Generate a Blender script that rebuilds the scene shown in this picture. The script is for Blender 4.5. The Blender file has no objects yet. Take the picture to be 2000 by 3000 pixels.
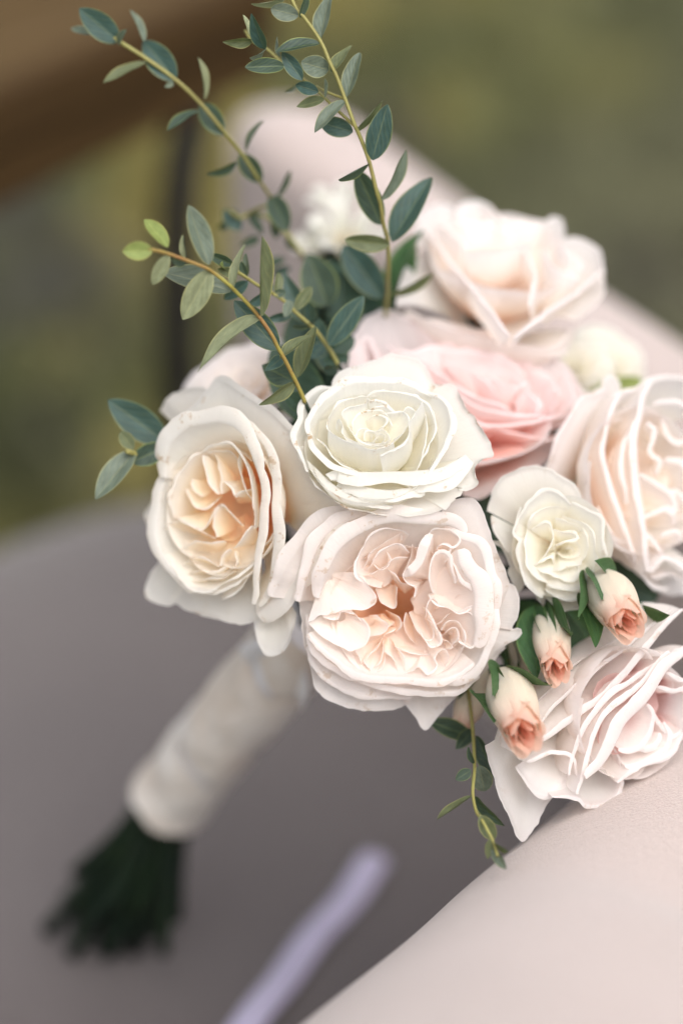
import bpy, math, random
import numpy as np
from mathutils import Vector, Matrix, noise
random.seed(7); rng = np.random.default_rng(7)
SC = bpy.context.scene
COL = SC.collection
# ------------------------------------------------------------------ camera
PITCH = math.radians(30.0); CAMZ = 1.28; LENS = 85.0; K = 3000*LENS/36.0
CAM = np.array([0, 0, CAMZ])
FW = np.array([0, math.cos(PITCH), -math.sin(PITCH)])
UP = np.array([0, math.sin(PITCH), math.cos(PITCH)])
RT = np.array([1.0, 0, 0])
cd = bpy.data.cameras.new('camera'); cam = bpy.data.objects.new('camera', cd); COL.objects.link(cam)
cam.location = CAM; cam.rotation_euler = (math.pi/2-PITCH, 0, 0)
cd.sensor_fit = 'VERTICAL'; cd.sensor_height = 36; cd.sensor_width = 24; cd.lens = LENS
cd.clip_start = 0.02; cd.clip_end = 200
cd.dof.use_dof = True; cd.dof.focus_distance = 0.948; cd.dof.aperture_fstop = 2.1
SC.camera = cam
# ------------------------------------------------------------------ world, sun, exposure
SUN_EL, SUN_AZ = math.radians(58), math.radians(150)     # azimuth measured from +Y towards +X
w = bpy.data.worlds.new('World'); SC.world = w; w.use_nodes = True
nt = w.node_tree; nt.nodes.clear()
sky = nt.nodes.new('ShaderNodeTexSky'); sky.sky_type = 'NISHITA'; sky.sun_disc = False
sky.sun_elevation = SUN_EL; sky.sun_rotation = SUN_AZ; sky.dust_density = 4.0; sky.air_density = 1.0; sky.ozone_density = 1.0
bg = nt.nodes.new('ShaderNodeBackground'); bg.inputs[1].default_value = 0.12
wo = nt.nodes.new('ShaderNodeOutputWorld')
hs = nt.nodes.new('ShaderNodeHueSaturation'); hs.inputs['Saturation'].default_value = .30      # thin even cloud greys the blue
nt.links.new(sky.outputs[0], hs.inputs['Color']); nt.links.new(hs.outputs[0], bg.inputs[0]); nt.links.new(bg.outputs[0], wo.inputs[0])
sd = bpy.data.lights.new('sun', 'SUN'); sd.energy = .6; sd.angle = math.radians(60); sd.color = (1.0, .95, .88)
so = bpy.data.objects.new('sun', sd); COL.objects.link(so)
sdir = Vector((math.sin(SUN_AZ)*math.cos(SUN_EL), math.cos(SUN_AZ)*math.cos(SUN_EL), math.sin(SUN_EL)))
so.rotation_euler = sdir.to_track_quat('Z', 'Y').to_euler(); so.location = (0, 0, 5)
SC.view_settings.view_transform = 'Standard'; SC.view_settings.look = 'None'
SC.view_settings.exposure = 1.27; SC.view_settings.gamma = 1.0
SC.render.engine = 'CYCLES'; SC.cycles.use_denoising = True; SC.cycles.max_bounces = 20
SC.cycles.diffuse_bounces = 14; SC.cycles.transmission_bounces = 14; SC.cycles.caustics_reflective = False

# ------------------------------------------------------------------ helpers
def ray(px, py): return FW + (px-1000)/K*RT + (1500-py)/K*UP
def at(px, py, D): return CAM + D*ray(px, py)
def camv(x, y, z):
    v = x*RT + y*UP - z*FW; return v/np.linalg.norm(v)
def nz(x, y, z): return noise.noise(Vector((x, y, z)))
def sstep(a, b, x):
    t = np.clip((x-a)/(b-a), 0, 1); return t*t*(3-2*t)
def catmull(P, n):
    P = np.asarray(P, float)
    if len(P) == 2: P = np.vstack([P[0], (P[0]+P[1])/2, P[1]])
    Q = np.vstack([2*P[0]-P[1], P, 2*P[-1]-P[-2]])
    seg = np.linalg.norm(np.diff(P, axis=0), axis=1)+1e-9
    cum = np.concatenate([[0], np.cumsum(seg)])
    s = np.linspace(0, cum[-1], n); out = np.zeros((n, P.shape[1]))
    idx = np.clip(np.searchsorted(cum, s, side='right')-1, 0, len(P)-2)
    t = ((s-cum[idx])/seg[idx])[:, None]
    a, b, c, d = Q[idx], Q[idx+1], Q[idx+2], Q[idx+3]
    return 0.5*((2*b)+(-a+c)*t+(2*a-5*b+4*c-d)*t*t+(-a+3*b-3*c+d)*t**3)
def mesh_obj(name, V, F, mat, parent=None, uv=None, col=None, smooth=True):
    me = bpy.data.meshes.new(name)
    me.from_pydata([tuple(v) for v in V], [], F)
    if smooth: me.polygons.foreach_set('use_smooth', [True]*len(F))
    if uv is not None:
        l = me.uv_layers.new(name='UVMap'); vi = np.empty(len(me.loops), np.int32); me.loops.foreach_get('vertex_index', vi)
        l.data.foreach_set('uv', np.asarray(uv, np.float32)[vi].ravel())
    if col is not None:
        ca = me.color_attributes.new('tint', 'FLOAT_COLOR', 'POINT')
        ca.data.foreach_set('color', np.asarray(col, np.float32).ravel())
    me.materials.append(mat); me.update()
    o = bpy.data.objects.new(name, me); COL.objects.link(o)
    if parent: o.parent = parent
    return o
def grid_faces(nr, nc, wrap=False, off=0):
    F = []
    for i in range(nr-1):
        for j in range(nc if wrap else nc-1):
            j2 = (j+1) % nc
            F.append((off+i*nc+j, off+i*nc+j2, off+(i+1)*nc+j2, off+(i+1)*nc+j))
    return F
def thing(name, label, cat, M=None, group=None):
    o = bpy.data.objects.new(name, None); COL.objects.link(o); o.empty_display_size = .02
    if M is not None: o.matrix_world = M
    o['label'] = label; o['category'] = cat
    if group: o['group'] = group
    return o
def tag(o, label, cat, group=None):
    o['label'] = label; o['category'] = cat
    if group: o['group'] = group
    return o
def tube_data(P, rad, ns=8, n=None, cap=True):
    n = n or max(6, len(P)*5); C = catmull(P, n); r = np.interp(np.linspace(0, 1, n), np.linspace(0, 1, len(rad)), rad)
    T = np.gradient(C, axis=0); T /= np.linalg.norm(T, axis=1)[:, None]+1e-12
    nrm = np.cross(T[0], [.3, .2, .9]); nrm /= np.linalg.norm(nrm)
    V = []
    for i in range(n):
        nrm = nrm - T[i]*np.dot(nrm, T[i]); nrm /= np.linalg.norm(nrm); b = np.cross(T[i], nrm)
        for k in range(ns):
            a = 2*math.pi*k/ns; V.append(C[i]+r[i]*(math.cos(a)*nrm+math.sin(a)*b))
    F = grid_faces(n, ns, True)
    if cap: F += [tuple(range(ns))[::-1], tuple((n-1)*ns+k for k in range(ns))]
    return V, F
def frame_matrix(C, n, xref=RT):
    n = n/np.linalg.norm(n); e1 = xref-np.dot(xref, n)*n; e1 /= np.linalg.norm(e1); e2 = np.cross(n, e1)
    return Matrix(((e1[0], e2[0], n[0], C[0]), (e1[1], e2[1], n[1], C[1]), (e1[2], e2[2], n[2], C[2]), (0, 0, 0, 1)))

# ------------------------------------------------------------------ node helpers and materials
class NB:
    def __init__(s, name):
        s.m = bpy.data.materials.new(name); s.m.use_nodes = True; s.t = s.m.node_tree; s.t.nodes.clear()
    def n(s, typ, **kw):
        nd = s.t.nodes.new(typ)
        for k, v in kw.items():
            if k == 'ins':
                for a, b in v.items():
                    if isinstance(b, bpy.types.NodeSocket): s.t.links.new(b, nd.inputs[a])
                    else: nd.inputs[a].default_value = b
            else: setattr(nd, k, v)
        return nd
    def noise(s, vec, scale, detail=4, rough=.55):
        return s.n('ShaderNodeTexNoise', ins={'Vector': vec, 'Scale': scale, 'Detail': detail, 'Roughness': rough}).outputs['Fac']
    def ramp(s, f, stops):
        r = s.n('ShaderNodeValToRGB', ins={0: f}); e = r.color_ramp.elements
        while len(e) < len(stops): e.new(.5)
        for k, (p, c) in enumerate(stops):
            e[k].position = p; e[k].color = (*c, 1) if not isinstance(c, (int, float)) else (c, c, c, 1)
        return r.outputs[0]
    def mix(s, f, a, b, mode='MIX'):
        nd = s.n('ShaderNodeMix', data_type='RGBA', blend_type=mode)
        for i, v in ((0, f), (6, a), (7, b)):
            if isinstance(v, bpy.types.NodeSocket): s.t.links.new(v, nd.inputs[i])
            else: nd.inputs[i].default_value = v if isinstance(v, (int, float)) else (*v, 1)
        return nd.outputs[2]
    def math(s, op, a, b=0.0, clamp=False):
        nd = s.n('ShaderNodeMath', operation=op, use_clamp=clamp)
        for i, v in ((0, a), (1, b)):
            if isinstance(v, bpy.types.NodeSocket): s.t.links.new(v, nd.inputs[i])
            else: nd.inputs[i].default_value = v
        return nd.outputs[0]
    def bump(s, h, strength, dist):
        return s.n('ShaderNodeBump', ins={'Height': h, 'Strength': strength, 'Distance': dist}).outputs[0]
    def out(s, sh):
        o = s.n('ShaderNodeOutputMaterial'); s.t.links.new(sh, o.inputs[0]); return s.m
def prin(b, col, rough=.5, normal=None, spec=.3, sheen=0.0, metal=0.0):
    ins = {'Base Color': col if isinstance(col, bpy.types.NodeSocket) else (*col, 1), 'Roughness': rough, 'Specular IOR Level': spec, 'Metallic': metal}
    if normal is not None: ins['Normal'] = normal
    if sheen: ins['Sheen Weight'] = sheen; ins['Sheen Roughness'] = .5
    return b.n('ShaderNodeBsdfPrincipled', ins=ins).outputs[0]

def petal_material(name, rim, body, warm, deep, green=(.55, .62, .3), brown=.6, trans=.56):
    """tint.r = warmth (pigment of the petal's claw), tint.g = nearness to the rim, tint.b = green flush"""
    b = NB(name)
    a = b.n('ShaderNodeVertexColor', layer_name='tint'); sp = b.n('ShaderNodeSeparateColor', ins={0: a.outputs[0]})
    uv = b.n('ShaderNodeUVMap', uv_map='UVMap').outputs[0]; ob = b.n('ShaderNodeTexCoord').outputs['Object']
    mp = b.n('ShaderNodeMapping', ins={'Vector': uv, 'Scale': (70, 3.2, 1)}).outputs[0]
    vein = b.noise(mp, 1.0, 3); blot = b.noise(ob, 90, 3); fine = b.noise(ob, 900, 2); crk = b.noise(ob, 260, 5, .7)
    wv = b.math('ADD', sp.outputs[0], b.math('MULTIPLY', b.math('SUBTRACT', blot, .5), .25), True)
    c = b.mix(sp.outputs[1], body, rim)
    c2 = b.ramp(wv, [(0, (0, 0, 0)), (.5, (.5, .5, .5)), (1, (1, 1, 1))])
    c = b.mix(b.math('MULTIPLY', wv, 1.6, True), c, warm)
    c = b.mix(b.math('MULTIPLY', b.math('SUBTRACT', wv, .55), 2.2, True), c, deep)
    c = b.mix(b.math('MULTIPLY', sp.outputs[2], b.ramp(blot, [(.3, 1), (.7, .35)])), c, green)
    c = b.mix(b.math('MULTIPLY', b.math('SUBTRACT', vein, .45, True), .36), c, tuple(x*.78 for x in body))
    rm = b.math('SUBTRACT', sp.outputs[1], .62, True)
    bm = b.math('MULTIPLY', b.math('MULTIPLY', rm, 2.6, True), b.ramp(b.math('MULTIPLY', crk, b.ramp(blot, [(.42, .75), (.68, 1.15)])), [(.56, 0), (.66, 1)]))
    c = b.mix(b.math('MULTIPLY', bm, brown), c, (.48, .30, .13))
    spk = b.ramp(b.noise(ob, 420, 2), [(.77, 0), (.84, .25)])
    c = b.mix(b.math('MULTIPLY', spk, brown), c, (.55, .42, .25))
    hgt = b.math('ADD', b.math('MULTIPLY', vein, .6), b.math('ADD', b.math('MULTIPLY', fine, .15), b.math('MULTIPLY', crk, .5)))
    nm = b.bump(hgt, .42, .0006)
    p = prin(b, c, .55, nm, .22, .12)
    tr = b.n('ShaderNodeBsdfTranslucent', ins={'Color': b.mix(1.0, c, (1.0, .982, .96), 'MULTIPLY'), 'Normal': nm}).outputs[0]
    return b.out(b.n('ShaderNodeMixShader', ins={0: trans, 1: p, 2: tr}).outputs[0])
PM = {
 'blush':  petal_material('blush_petal', (.87, .82, .80), (.94, .87, .815), (.94, .76, .58), (.80, .33, .11), brown=.42),
 'peach':  petal_material('peach_petal', (.86, .83, .785), (.94, .895, .80), (.95, .82, .58), (.94, .64, .40)),
 'white':  petal_material('white_petal', (.83, .82, .785), (.93, .915, .83), (.935, .92, .81), (.85, .81, .58), brown=.8),
 'pink':   petal_material('pink_petal', (.88, .79, .79), (.93, .82, .81), (.92, .735, .70), (.84, .50, .43), brown=.3),
 'pale':   petal_material('pale_petal', (.87, .825, .815), (.94, .90, .85), (.94, .88, .82), (.92, .78, .68), brown=.25),
 'mauve':  petal_material('mauve_petal', (.87, .83, .82), (.94, .91, .875), (.82, .60, .58), (.56, .27, .23), brown=.25),
 'green':  petal_material('greenish_petal', (.83, .815, .77), (.93, .91, .82), (.94, .90, .80), (.91, .80, .63), brown=.35),
 'bud':    petal_material('bud_petal', (.86, .66, .54), (.88, .83, .72), (.90, .64, .52), (.80, .42, .33), brown=.7),
}
def leaf_material(name, top, margin, back, rough=.5, spots=.5):
    b = NB(name)
    uv = b.n('ShaderNodeUVMap', uv_map='UVMap').outputs[0]; sx = b.n('ShaderNodeSeparateXYZ', ins={0: uv})
    ob = b.n('ShaderNodeTexCoord').outputs['Object']; inf = b.n('ShaderNodeObjectInfo').outputs['Random']
    of = b.n('ShaderNodeVectorMath', operation='ADD', ins={0: ob, 1: b.n('ShaderNodeCombineXYZ', ins={0: b.math('MULTIPLY', inf, 40), 1: inf}).outputs[0]}).outputs[0]
    c = b.mix(b.ramp(b.noise(of, 4, 4), [(.35, 0), (.68, 1)]), tuple(x*.8 for x in top), tuple(min(1, x*1.3+.008) for x in top))
    c = b.mix(b.math('MULTIPLY', b.ramp(b.noise(of, 70, 2), [(.5, 0), (.75, 1)]), .25), c, tuple(x*1.8+.02 for x in top))
    c = b.mix(b.math('MULTIPLY', inf, .35), c, back)
    ux = b.math('ABSOLUTE', b.math('SUBTRACT', sx.outputs[0], .5))
    c = b.mix(b.math('MULTIPLY', b.ramp(ux, [(.006, 1), (.028, 0)]), .4), c, margin)
    vn = b.n('ShaderNodeTexWave', bands_direction='DIAGONAL', ins={'Vector': uv, 'Scale': 3.2, 'Distortion': 3.0, 'Detail': 2}).outputs['Fac']
    c = b.mix(b.math('MULTIPLY', b.ramp(vn, [(.86, 0), (1, 1)]), .14), c, margin)
    c = b.mix(b.ramp(ux, [(.44, 0), (.485, .85)]), c, margin)
    c = b.mix(b.math('MULTIPLY', b.ramp(b.noise(of, 17, 3), [(.68, 0), (.73, 1)]), spots), c, (.05, .035, .03))
    geo = b.n('ShaderNodeNewGeometry').outputs['Backfacing']
    c = b.mix(b.math('MULTIPLY', geo, .6), c, back)
    nm = b.bump(b.math('ADD', vn, b.noise(of, 40, 3)), .12, .003)
    p = prin(b, c, rough, nm, .3); tr = b.n('ShaderNodeBsdfTranslucent', ins={'Color': b.mix(.5, c, (.25, .35, .06)), 'Normal': nm}).outputs[0]
    return b.out(b.n('ShaderNodeMixShader', ins={0: .16, 1: p, 2: tr}).outputs[0])
LM = {
 't': leaf_material('teal_leaf', (.020, .054, .050), (.19, .21, .09), (.055, .088, .074)),
 'g': leaf_material('grey_leaf', (.092, .118, .088), (.27, .27, .13), (.13, .155, .12)),
 'o': leaf_material('olive_leaf', (.074, .090, .040), (.29, .27, .10), (.13, .145, .08), spots=.8),
 'p': leaf_material('pale_leaf', (.20, .22, .125), (.36, .35, .16), (.26, .275, .17)),
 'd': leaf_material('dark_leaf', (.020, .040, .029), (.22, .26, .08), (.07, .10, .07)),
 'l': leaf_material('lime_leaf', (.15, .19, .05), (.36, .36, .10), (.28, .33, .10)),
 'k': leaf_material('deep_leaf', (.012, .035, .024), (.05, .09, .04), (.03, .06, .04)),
 'r': leaf_material('rose_leaf', (.022, .07, .020), (.10, .16, .05), (.06, .12, .05)),
}
def stem_material(name, a, c):
    b = NB(name); ob = b.n('ShaderNodeTexCoord').outputs['Object']
    col = b.mix(b.ramp(b.noise(ob, 45, 3), [(.4, 0), (.7, 1)]), a, c)
    col = b.mix(b.ramp(b.noise(ob, 700, 2), [(.66, 0), (.72, .6)]), col, (.10, .04, .02))
    return b.out(prin(b, col, .5, b.bump(b.noise(ob, 500, 3), .2, .001), .3))
M_TWIG = stem_material('twig', (.25, .235, .075), (.20, .17, .055))
M_TWIGR = stem_material('twig_reddish', (.26, .24, .05), (.22, .09, .04))
M_STEM = stem_material('rose_stem', (.004, .012, .007), (.009, .021, .008))
def fabric(name, a, bcol, rough=.85, bs=.7):
    b = NB(name); ob = b.n('ShaderNodeTexCoord').outputs['Object']
    wv = b.noise(ob, 1000, 3, .7); big = b.noise(ob, 9, 4); mid = b.noise(ob, 260, 4, .65)
    c = b.mix(b.ramp(big, [(.3, 0), (.7, 1)]), a, bcol)
    c = b.mix(b.math('MULTIPLY', b.ramp(wv, [(.4, 0), (.62, 1)]), .42), c, tuple(x*.66 for x in a))
    return b.out(prin(b, c, rough, b.bump(b.math('ADD', wv, b.math('MULTIPLY', mid, .6)), bs, .0012), .15, .35))
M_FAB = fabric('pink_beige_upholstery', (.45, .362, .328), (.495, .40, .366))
M_SEAT = fabric('shaded_seat_upholstery', (.104, .087, .086), (.118, .099, .097))  # same upholstery as the back; the seat's shade is put into its colour
def satin(name, col):
    b = NB(name); ob = b.n('ShaderNodeTexCoord').outputs['Object']
    c = b.mix(b.ramp(b.noise(ob, 60, 3), [(.35, 0), (.7, 1)]), tuple(x*.86 for x in col), col)
    return b.out(prin(b, c, .38, b.bump(b.noise(ob, 140, 3), .3, .002), .45, .2))
M_CHAMP = satin('champagne_satin', (.64, .55, .48)); M_IVORY = satin('ivory_satin', (.82, .79, .80))
def wrap_mat():
    b = NB('wrap_satin'); ob = b.n('ShaderNodeTexCoord').outputs['Object']
    c = b.mix(b.ramp(b.noise(ob, 24, 2), [(.45, 0), (.70, 1)]), (.69, .59, .51), (.85, .79, .74))
    return b.out(prin(b, c, .36, b.bump(b.noise(ob, 90, 3), .5, .004), .5, .2))
M_WRAP = wrap_mat(); M_LAV = satin('lavender_satin', (.47, .43, .58))
def wood(name, a, c):
    b = NB(name); ob = b.n('ShaderNodeTexCoord').outputs['Object']
    mp = b.n('ShaderNodeMapping', ins={'Vector': ob, 'Scale': (2.2, 26, 26)}).outputs[0]
    col = b.mix(b.ramp(b.noise(mp, 3, 6, .65), [(.3, 0), (.72, 1)]), a, c)
    return b.out(prin(b, col, .8, b.bump(b.noise(mp, 8, 4), .25, .002), .1))
M_WOOD = wood('brown_wood', (.028, .0155, .006), (.060, .034, .012))
M_WOODL = wood('weathered_wood', (.055, .033, .013), (.095, .060, .024))
def metal_dark():
    b = NB('dark_metal'); ob = b.n('ShaderNodeTexCoord').outputs['Object']
    return b.out(prin(b, b.mix(b.noise(ob, 30, 4), (.009, .008, .008), (.018, .015, .013)), .5, None, .4))
M_METAL = metal_dark()

# ------------------------------------------------------------------ ground and grass
PAL = [np.array(c) for c in ((.085, .092, .038), (.142, .142, .055), (.25, .215, .070), (.036, .038, .030), (.20, .19, .125))]
def patch(x, y):
    """which kind of growth stands at a spot: ochre tufts, olive grass, dark bare earth or dry greyish lawn"""
    k = nz(x*3.1+9, y*2.2, 2.7)+.45*nz(x*8+3, y*6, 7.7); d = nz(x*2.6, y*1.9, 14.2)+.4*nz(x*7, y*5, 19.1)
    if x > .05*y: d += .12; k -= .05
    base = PAL[2]*sstep(.26, .5, k)+PAL[1]*(sstep(.0, .26, k)-sstep(.26, .5, k))+PAL[0]*(1-sstep(.0, .26, k))
    dark = float(sstep(.02, -.36, d) if False else 1-sstep(-.36, .02, d))
    c = base*(1-dark)+PAL[3]*dark
    c = c*(1+.75*nz(x*13, y*8, 31))
    dry = float(sstep(.0, .35, x/y+.25*nz(x*1.3, y*1.3, 5)))
    return c*(1-.6*dry)+PAL[4]*.6*dry*(1-.75*dark), dark
def ground():
    b = NB('soil'); ob = b.n('ShaderNodeTexCoord').outputs['Object']; a = b.n('ShaderNodeVertexColor', layer_name='tint').outputs[0]
    n2 = b.noise(ob, 30, 5, .6); c = b.mix(b.ramp(n2, [(.35, 0), (.7, .5)]), a, (.10, .085, .06))
    m = b.out(prin(b, c, .95, b.bump(n2, .6, .02), .1))
    xs = np.concatenate([np.linspace(-14, -2.6, 8), np.linspace(-2.5, 2.5, 130), np.linspace(2.6, 14, 8)]); ys = np.concatenate([np.linspace(-6, .9, 8), np.linspace(1, 7.5, 160), np.linspace(7.8, 30, 10)])
    V = [(x, y, .02*nz(x*.7, y*.7, 1)) for y in ys for x in xs]; C = [(*(patch(x, max(y, 1))[0]*.8), 1) for y in ys for x in xs]
    o = mesh_obj('ground', V, grid_faces(len(ys), len(xs)), m, col=C); o['kind'] = 'structure'; o['label'] = 'dark soil and short lawn behind the chair'
    return o
ground()
def grass():
    b = NB('grass_blades'); a = b.n('ShaderNodeVertexColor', layer_name='tint').outputs[0]
    p = prin(b, a, .6, None, .25); tr = b.n('ShaderNodeBsdfTranslucent', ins={'Color': a}).outputs[0]
    m = b.out(b.n('ShaderNodeMixShader', ins={0: .3, 1: p, 2: tr}).outputs[0])
    V, F, C = [], [], []
    for i in range(46000):
        y = 1.6+5.6*random.random()**1.3; x = random.uniform(-.42, .42)*y
        base, d = patch(x, y)
        if random.random() < d*.8: continue
        c = base*random.uniform(.75, 1.4); h = random.uniform(.025, .07)*(1-.4*d); an = random.uniform(0, 6.28); wd = random.uniform(.0025, .005)
        lx, ly = random.gauss(0, .028), random.gauss(0, .028); ca, sa = math.cos(an)*wd, math.sin(an)*wd; z0 = .02*nz(x*.7, y*.7, 1)-.004; q = len(V)
        V += [(x-ca, y-sa, z0), (x+ca, y+sa, z0), (x+ca*.8+lx*.4, y+sa*.8+ly*.4, z0+h*.6), (x-ca*.8+lx*.4, y-sa*.8+ly*.4, z0+h*.6), (x+lx, y+ly, z0+h)]
        F += [(q, q+1, q+2, q+3), (q+3, q+2, q+4)]; C += [(*c, 1)]*5
    o = mesh_obj('grass', V, F, m, col=C); o['kind'] = 'stuff'; o['label'] = 'patchy olive and ochre lawn grass behind the chair'
grass()

# ------------------------------------------------------------------ armchair
SEATZ = .45
def armchair():
    t = thing('armchair', 'rounded pink-beige upholstered armchair with a seat coloured darker for shade, holding the bouquet', 'armchair', Matrix.Translation((0, 1.1, 0)))
    off = np.array([0, 1.1, 0])
    # seat cushion: a rounded disc
    V = []; cx, cy, R = -.030, 1.18, .315; na = 72
    prof = [(.0, .0), (.35, .001), (.7, .0), (.88, -.004), (.95, -.011), (.985, -.022), (1.0, -.038), (1.0, -.08), (.985, -.10), (.95, -.11), (0, -.11)]
    for q, (r, z) in enumerate(prof):
        for k in range(na):
            a = 2*math.pi*k/na; rr = R*r*(1+.02*math.cos(3*a+.4))
            V.append((cx+rr*math.cos(a), cy+rr*math.sin(a)-1.1, SEATZ+z+.0015*nz(rr*9*math.cos(a), rr*9*math.sin(a), 3)))
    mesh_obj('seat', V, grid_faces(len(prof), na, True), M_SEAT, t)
    # back and arm: one padded wall that sweeps round the seat. columns: inner edge x, y, thickness, top z
    path = np.array([(-.085, 1.462, .07, .722, .024), (-.069, 1.440, .078, .736, .028), (.028, 1.285, .078, .724, .028), (.133, 1.118, .076, .716, .028), (.205, .985, .08, .702, .03), (.196, .912, .12, .704, .04),
                     (.120, .848, .20, .706, .06), (.040, .775, .26, .719, .11), (-.004, .724, .30, .750, .16), (-.055, .655, .32, .776, .19), (-.085, .605, .32, .785, .19), (-.12, .53, .32, .79, .19), (-.17, .44, .32, .785, .19), (-.25, .33, .31, .775, .19)])
    n = 130; C = catmull(path, n); T = np.gradient(C[:, :2], axis=0); T /= np.linalg.norm(T, axis=1)[:, None]; N = np.stack([-T[:, 1], T[:, 0]], 1)
    V = []; sec = []
    rr = 1.0
    for a in np.linspace(math.pi, math.pi/2, 9): sec.append((0, rr+rr*math.cos(a), -rr+rr*math.sin(a)))        # inner top round
    for a in np.linspace(math.pi/2, 0, 9): sec.append((1, -rr+rr*math.cos(a), -rr+rr*math.sin(a)))
    nsec = len(sec)
    for i in range(n):
        x, y, th, zt, rr = C[i]; q = min(i, n-1-i); k = max(math.sqrt(max(0, 1-(1-min(1, q/6))**2)), .02)
        ro = min(rr, .04)
        col = [(0, 0, .36), (0, 0, .5)]+[(sd_, a_*(ro if sd_ else rr), zt+b_*(ro if sd_ else rr)) for sd_, a_, b_ in sec]+[(1, 0, .5), (1, 0, .36)]
        for (side, o_, z) in col:
            d = (th if side else 0)+o_; d = th/2+(d-th/2)*k; d += .0016*nz(i*.12, d*14, z*9)
            p = C[i, :2]+N[i]*d
            V.append((p[0]-off[0], p[1]-off[1], z-(1-k)*.02*(z > .5)))
    ncol = nsec+4
    F = grid_faces(n, ncol); F += [tuple(range(ncol)), tuple((n-1)*ncol+k for k in range(ncol))[::-1]]
    mesh_obj('backrest', V, F, M_FAB, t)
    for a in (.7, 2.4, 3.9, 5.5):
        x, y = cx+.24*math.cos(a), cy+.24*math.sin(a)
        Vt, Ft = tube_data([(x, y-1.1, .35), (x+.02*math.cos(a), y-1.1+.02*math.sin(a), .0)], [.018, .011], 10, 6); mesh_obj('leg', Vt, Ft, M_WOOD, t)
    Vt = [(cx+R*.93*r*math.cos(2*math.pi*k/48), cy-1.1+R*.93*r*math.sin(2*math.pi*k/48), z) for (r, z) in ((0, .36), (1, .36), (1, .32), (0, .32)) for k in range(48)]
    mesh_obj('seat_frame', Vt, grid_faces(4, 48, True), M_WOOD, t, smooth=False)
armchair()

# ------------------------------------------------------------------ lavender ribbon on the seat
def ribbon():
    P = [at(px, py, (CAMZ-SEATZ-.004)/(.5+(py-1500)/K*UP[2])) for px, py in ((1098, 2520), (1040, 2610), (920, 2750), (800, 2910), (700, 3040), (610, 3160))]
    n = 40; C = catmull(P, n); T = np.gradient(C, axis=0); T /= np.linalg.norm(T, axis=1)[:, None]; S = np.cross(T, [0, 0, 1]); V = []
    for i in range(n):
        for k, s in enumerate(np.linspace(-1, 1, 9)):
            V.append(C[i]+S[i]*s*.0085+np.array([0, 0, .004*(1-s*s)+.001*math.sin(i*.5)+.0015]))
    m = len(V); V += [v-np.array([0, 0, .001]) for v in V]
    F = grid_faces(n, 9)+[tuple(reversed(f)) for f in grid_faces(n, 9, off=m)]
    o = mesh_obj('ribbon', [v-P[2] for v in V], F, M_LAV); o.location = P[2]
    tag(o, 'narrow pale lavender ribbon lying on the seat below the arm', 'ribbon')
ribbon()

# ------------------------------------------------------------------ wooden table behind, upper left
def table():
    A = np.array([-.245, 1.455]); B = np.array([-.083, 1.69])       # foot of the lower front edge as seen
    d = (B-A)/np.linalg.norm(B-A); nrm = np.array([-d[1], d[0]])
    ang = math.atan2(d[1], d[0]); end = B+d*.035
    t = thing('garden_table', 'brown wooden slatted table on a bent dark metal leg behind the chair', 'table', Matrix.Translation((end[0], end[1], 0)) @ Matrix.Rotation(ang, 4, 'Z'))
    def box(name, x0, x1, y0, y1, z0, z1, mat, bv=.003):
        V = []; 
        for z, s in ((z0, bv), (z0+bv, 0), (z1-bv, 0), (z1, bv)):
            V += [(x0+s, y0+s, z), (x1-s, y0+s, z), (x1-s, y1-s, z), (x0+s, y1-s, z)]
        F = grid_faces(4, 4, True)+[(3, 2, 1, 0), (12, 13, 14, 15)]
        return mesh_obj(name, V, F, mat, t, smooth=False)
    z = .618
    for k in range(6):
        box('plank', -1.25, 0+.004*random.uniform(-1, 1), -.004+k*.098, .088+k*.098, z+.104+random.uniform(-.001, .001), z+.126, M_WOODL)
    box('fascia_board', -1.25, -.002, -.022, -.002, z+.088, z+.126, M_WOOD)
    box('fascia_board', -1.25, -.006, -.016, .004, z+.046, z+.083, M_WOOD)
    box('fascia_board', -1.25, -.006, .585, .605, z, z+.122, M_WOOD)
    def leg(x, y):
        P = [(x+.12, y, z+.085), (x+.06, y, z+.06), (x+.018, y, z+.01), (x+.002, y, z-.09), (x, y, z-.3), (x+.004, y, .0)]
        V, F = tube_data(P, [.014, .016, .017, .017, .016, .015], 10, 40); mesh_obj('leg', V, F, M_METAL, t)
    leg(-.085, .015); leg(-.085, .46); leg(-1.1, .06); leg(-1.1, .46)
table()

# ------------------------------------------------------------------ bouquet: shared points
TOP = at(905, 1850, 1.065); MID = at(700, 2090, 1.125); BOT = at(505, 2330, 1.195); END = at(300, 2720, 1.262)
AX = (BOT-TOP)/np.linalg.norm(BOT-TOP)
SIDE = np.cross(AX, FW); SIDE /= np.linalg.norm(SIDE); SID2 = np.cross(AX, SIDE)
_slot = [0]
def stem_path(P0, dirn, L=.03):
    """from a flower's base down through the wrapped handle to a cut end"""
    k = _slot[0]; _slot[0] += 1
    r = .0125*math.sqrt((k % 23+.5)/23); a = k*2.39996
    o = SIDE*math.cos(a)*r+SID2*math.sin(a)*r
    sp = SIDE*math.cos(a)*r*2.7+SID2*math.sin(a)*r*1.6
    e = END+sp*random.uniform(.6, 1.25)-AX*random.uniform(-.022, .045)+SIDE*random.uniform(-.008, .008)
    e[2] = max(e[2], SEATZ+.006)
    return [P0, P0+dirn*L, TOP+o*.85-AX*.004, TOP+(MID-TOP)*.35+o*.8, MID+o*.9, BOT+o*.9, BOT+(e-BOT)*.5+o*.2, e]
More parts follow.
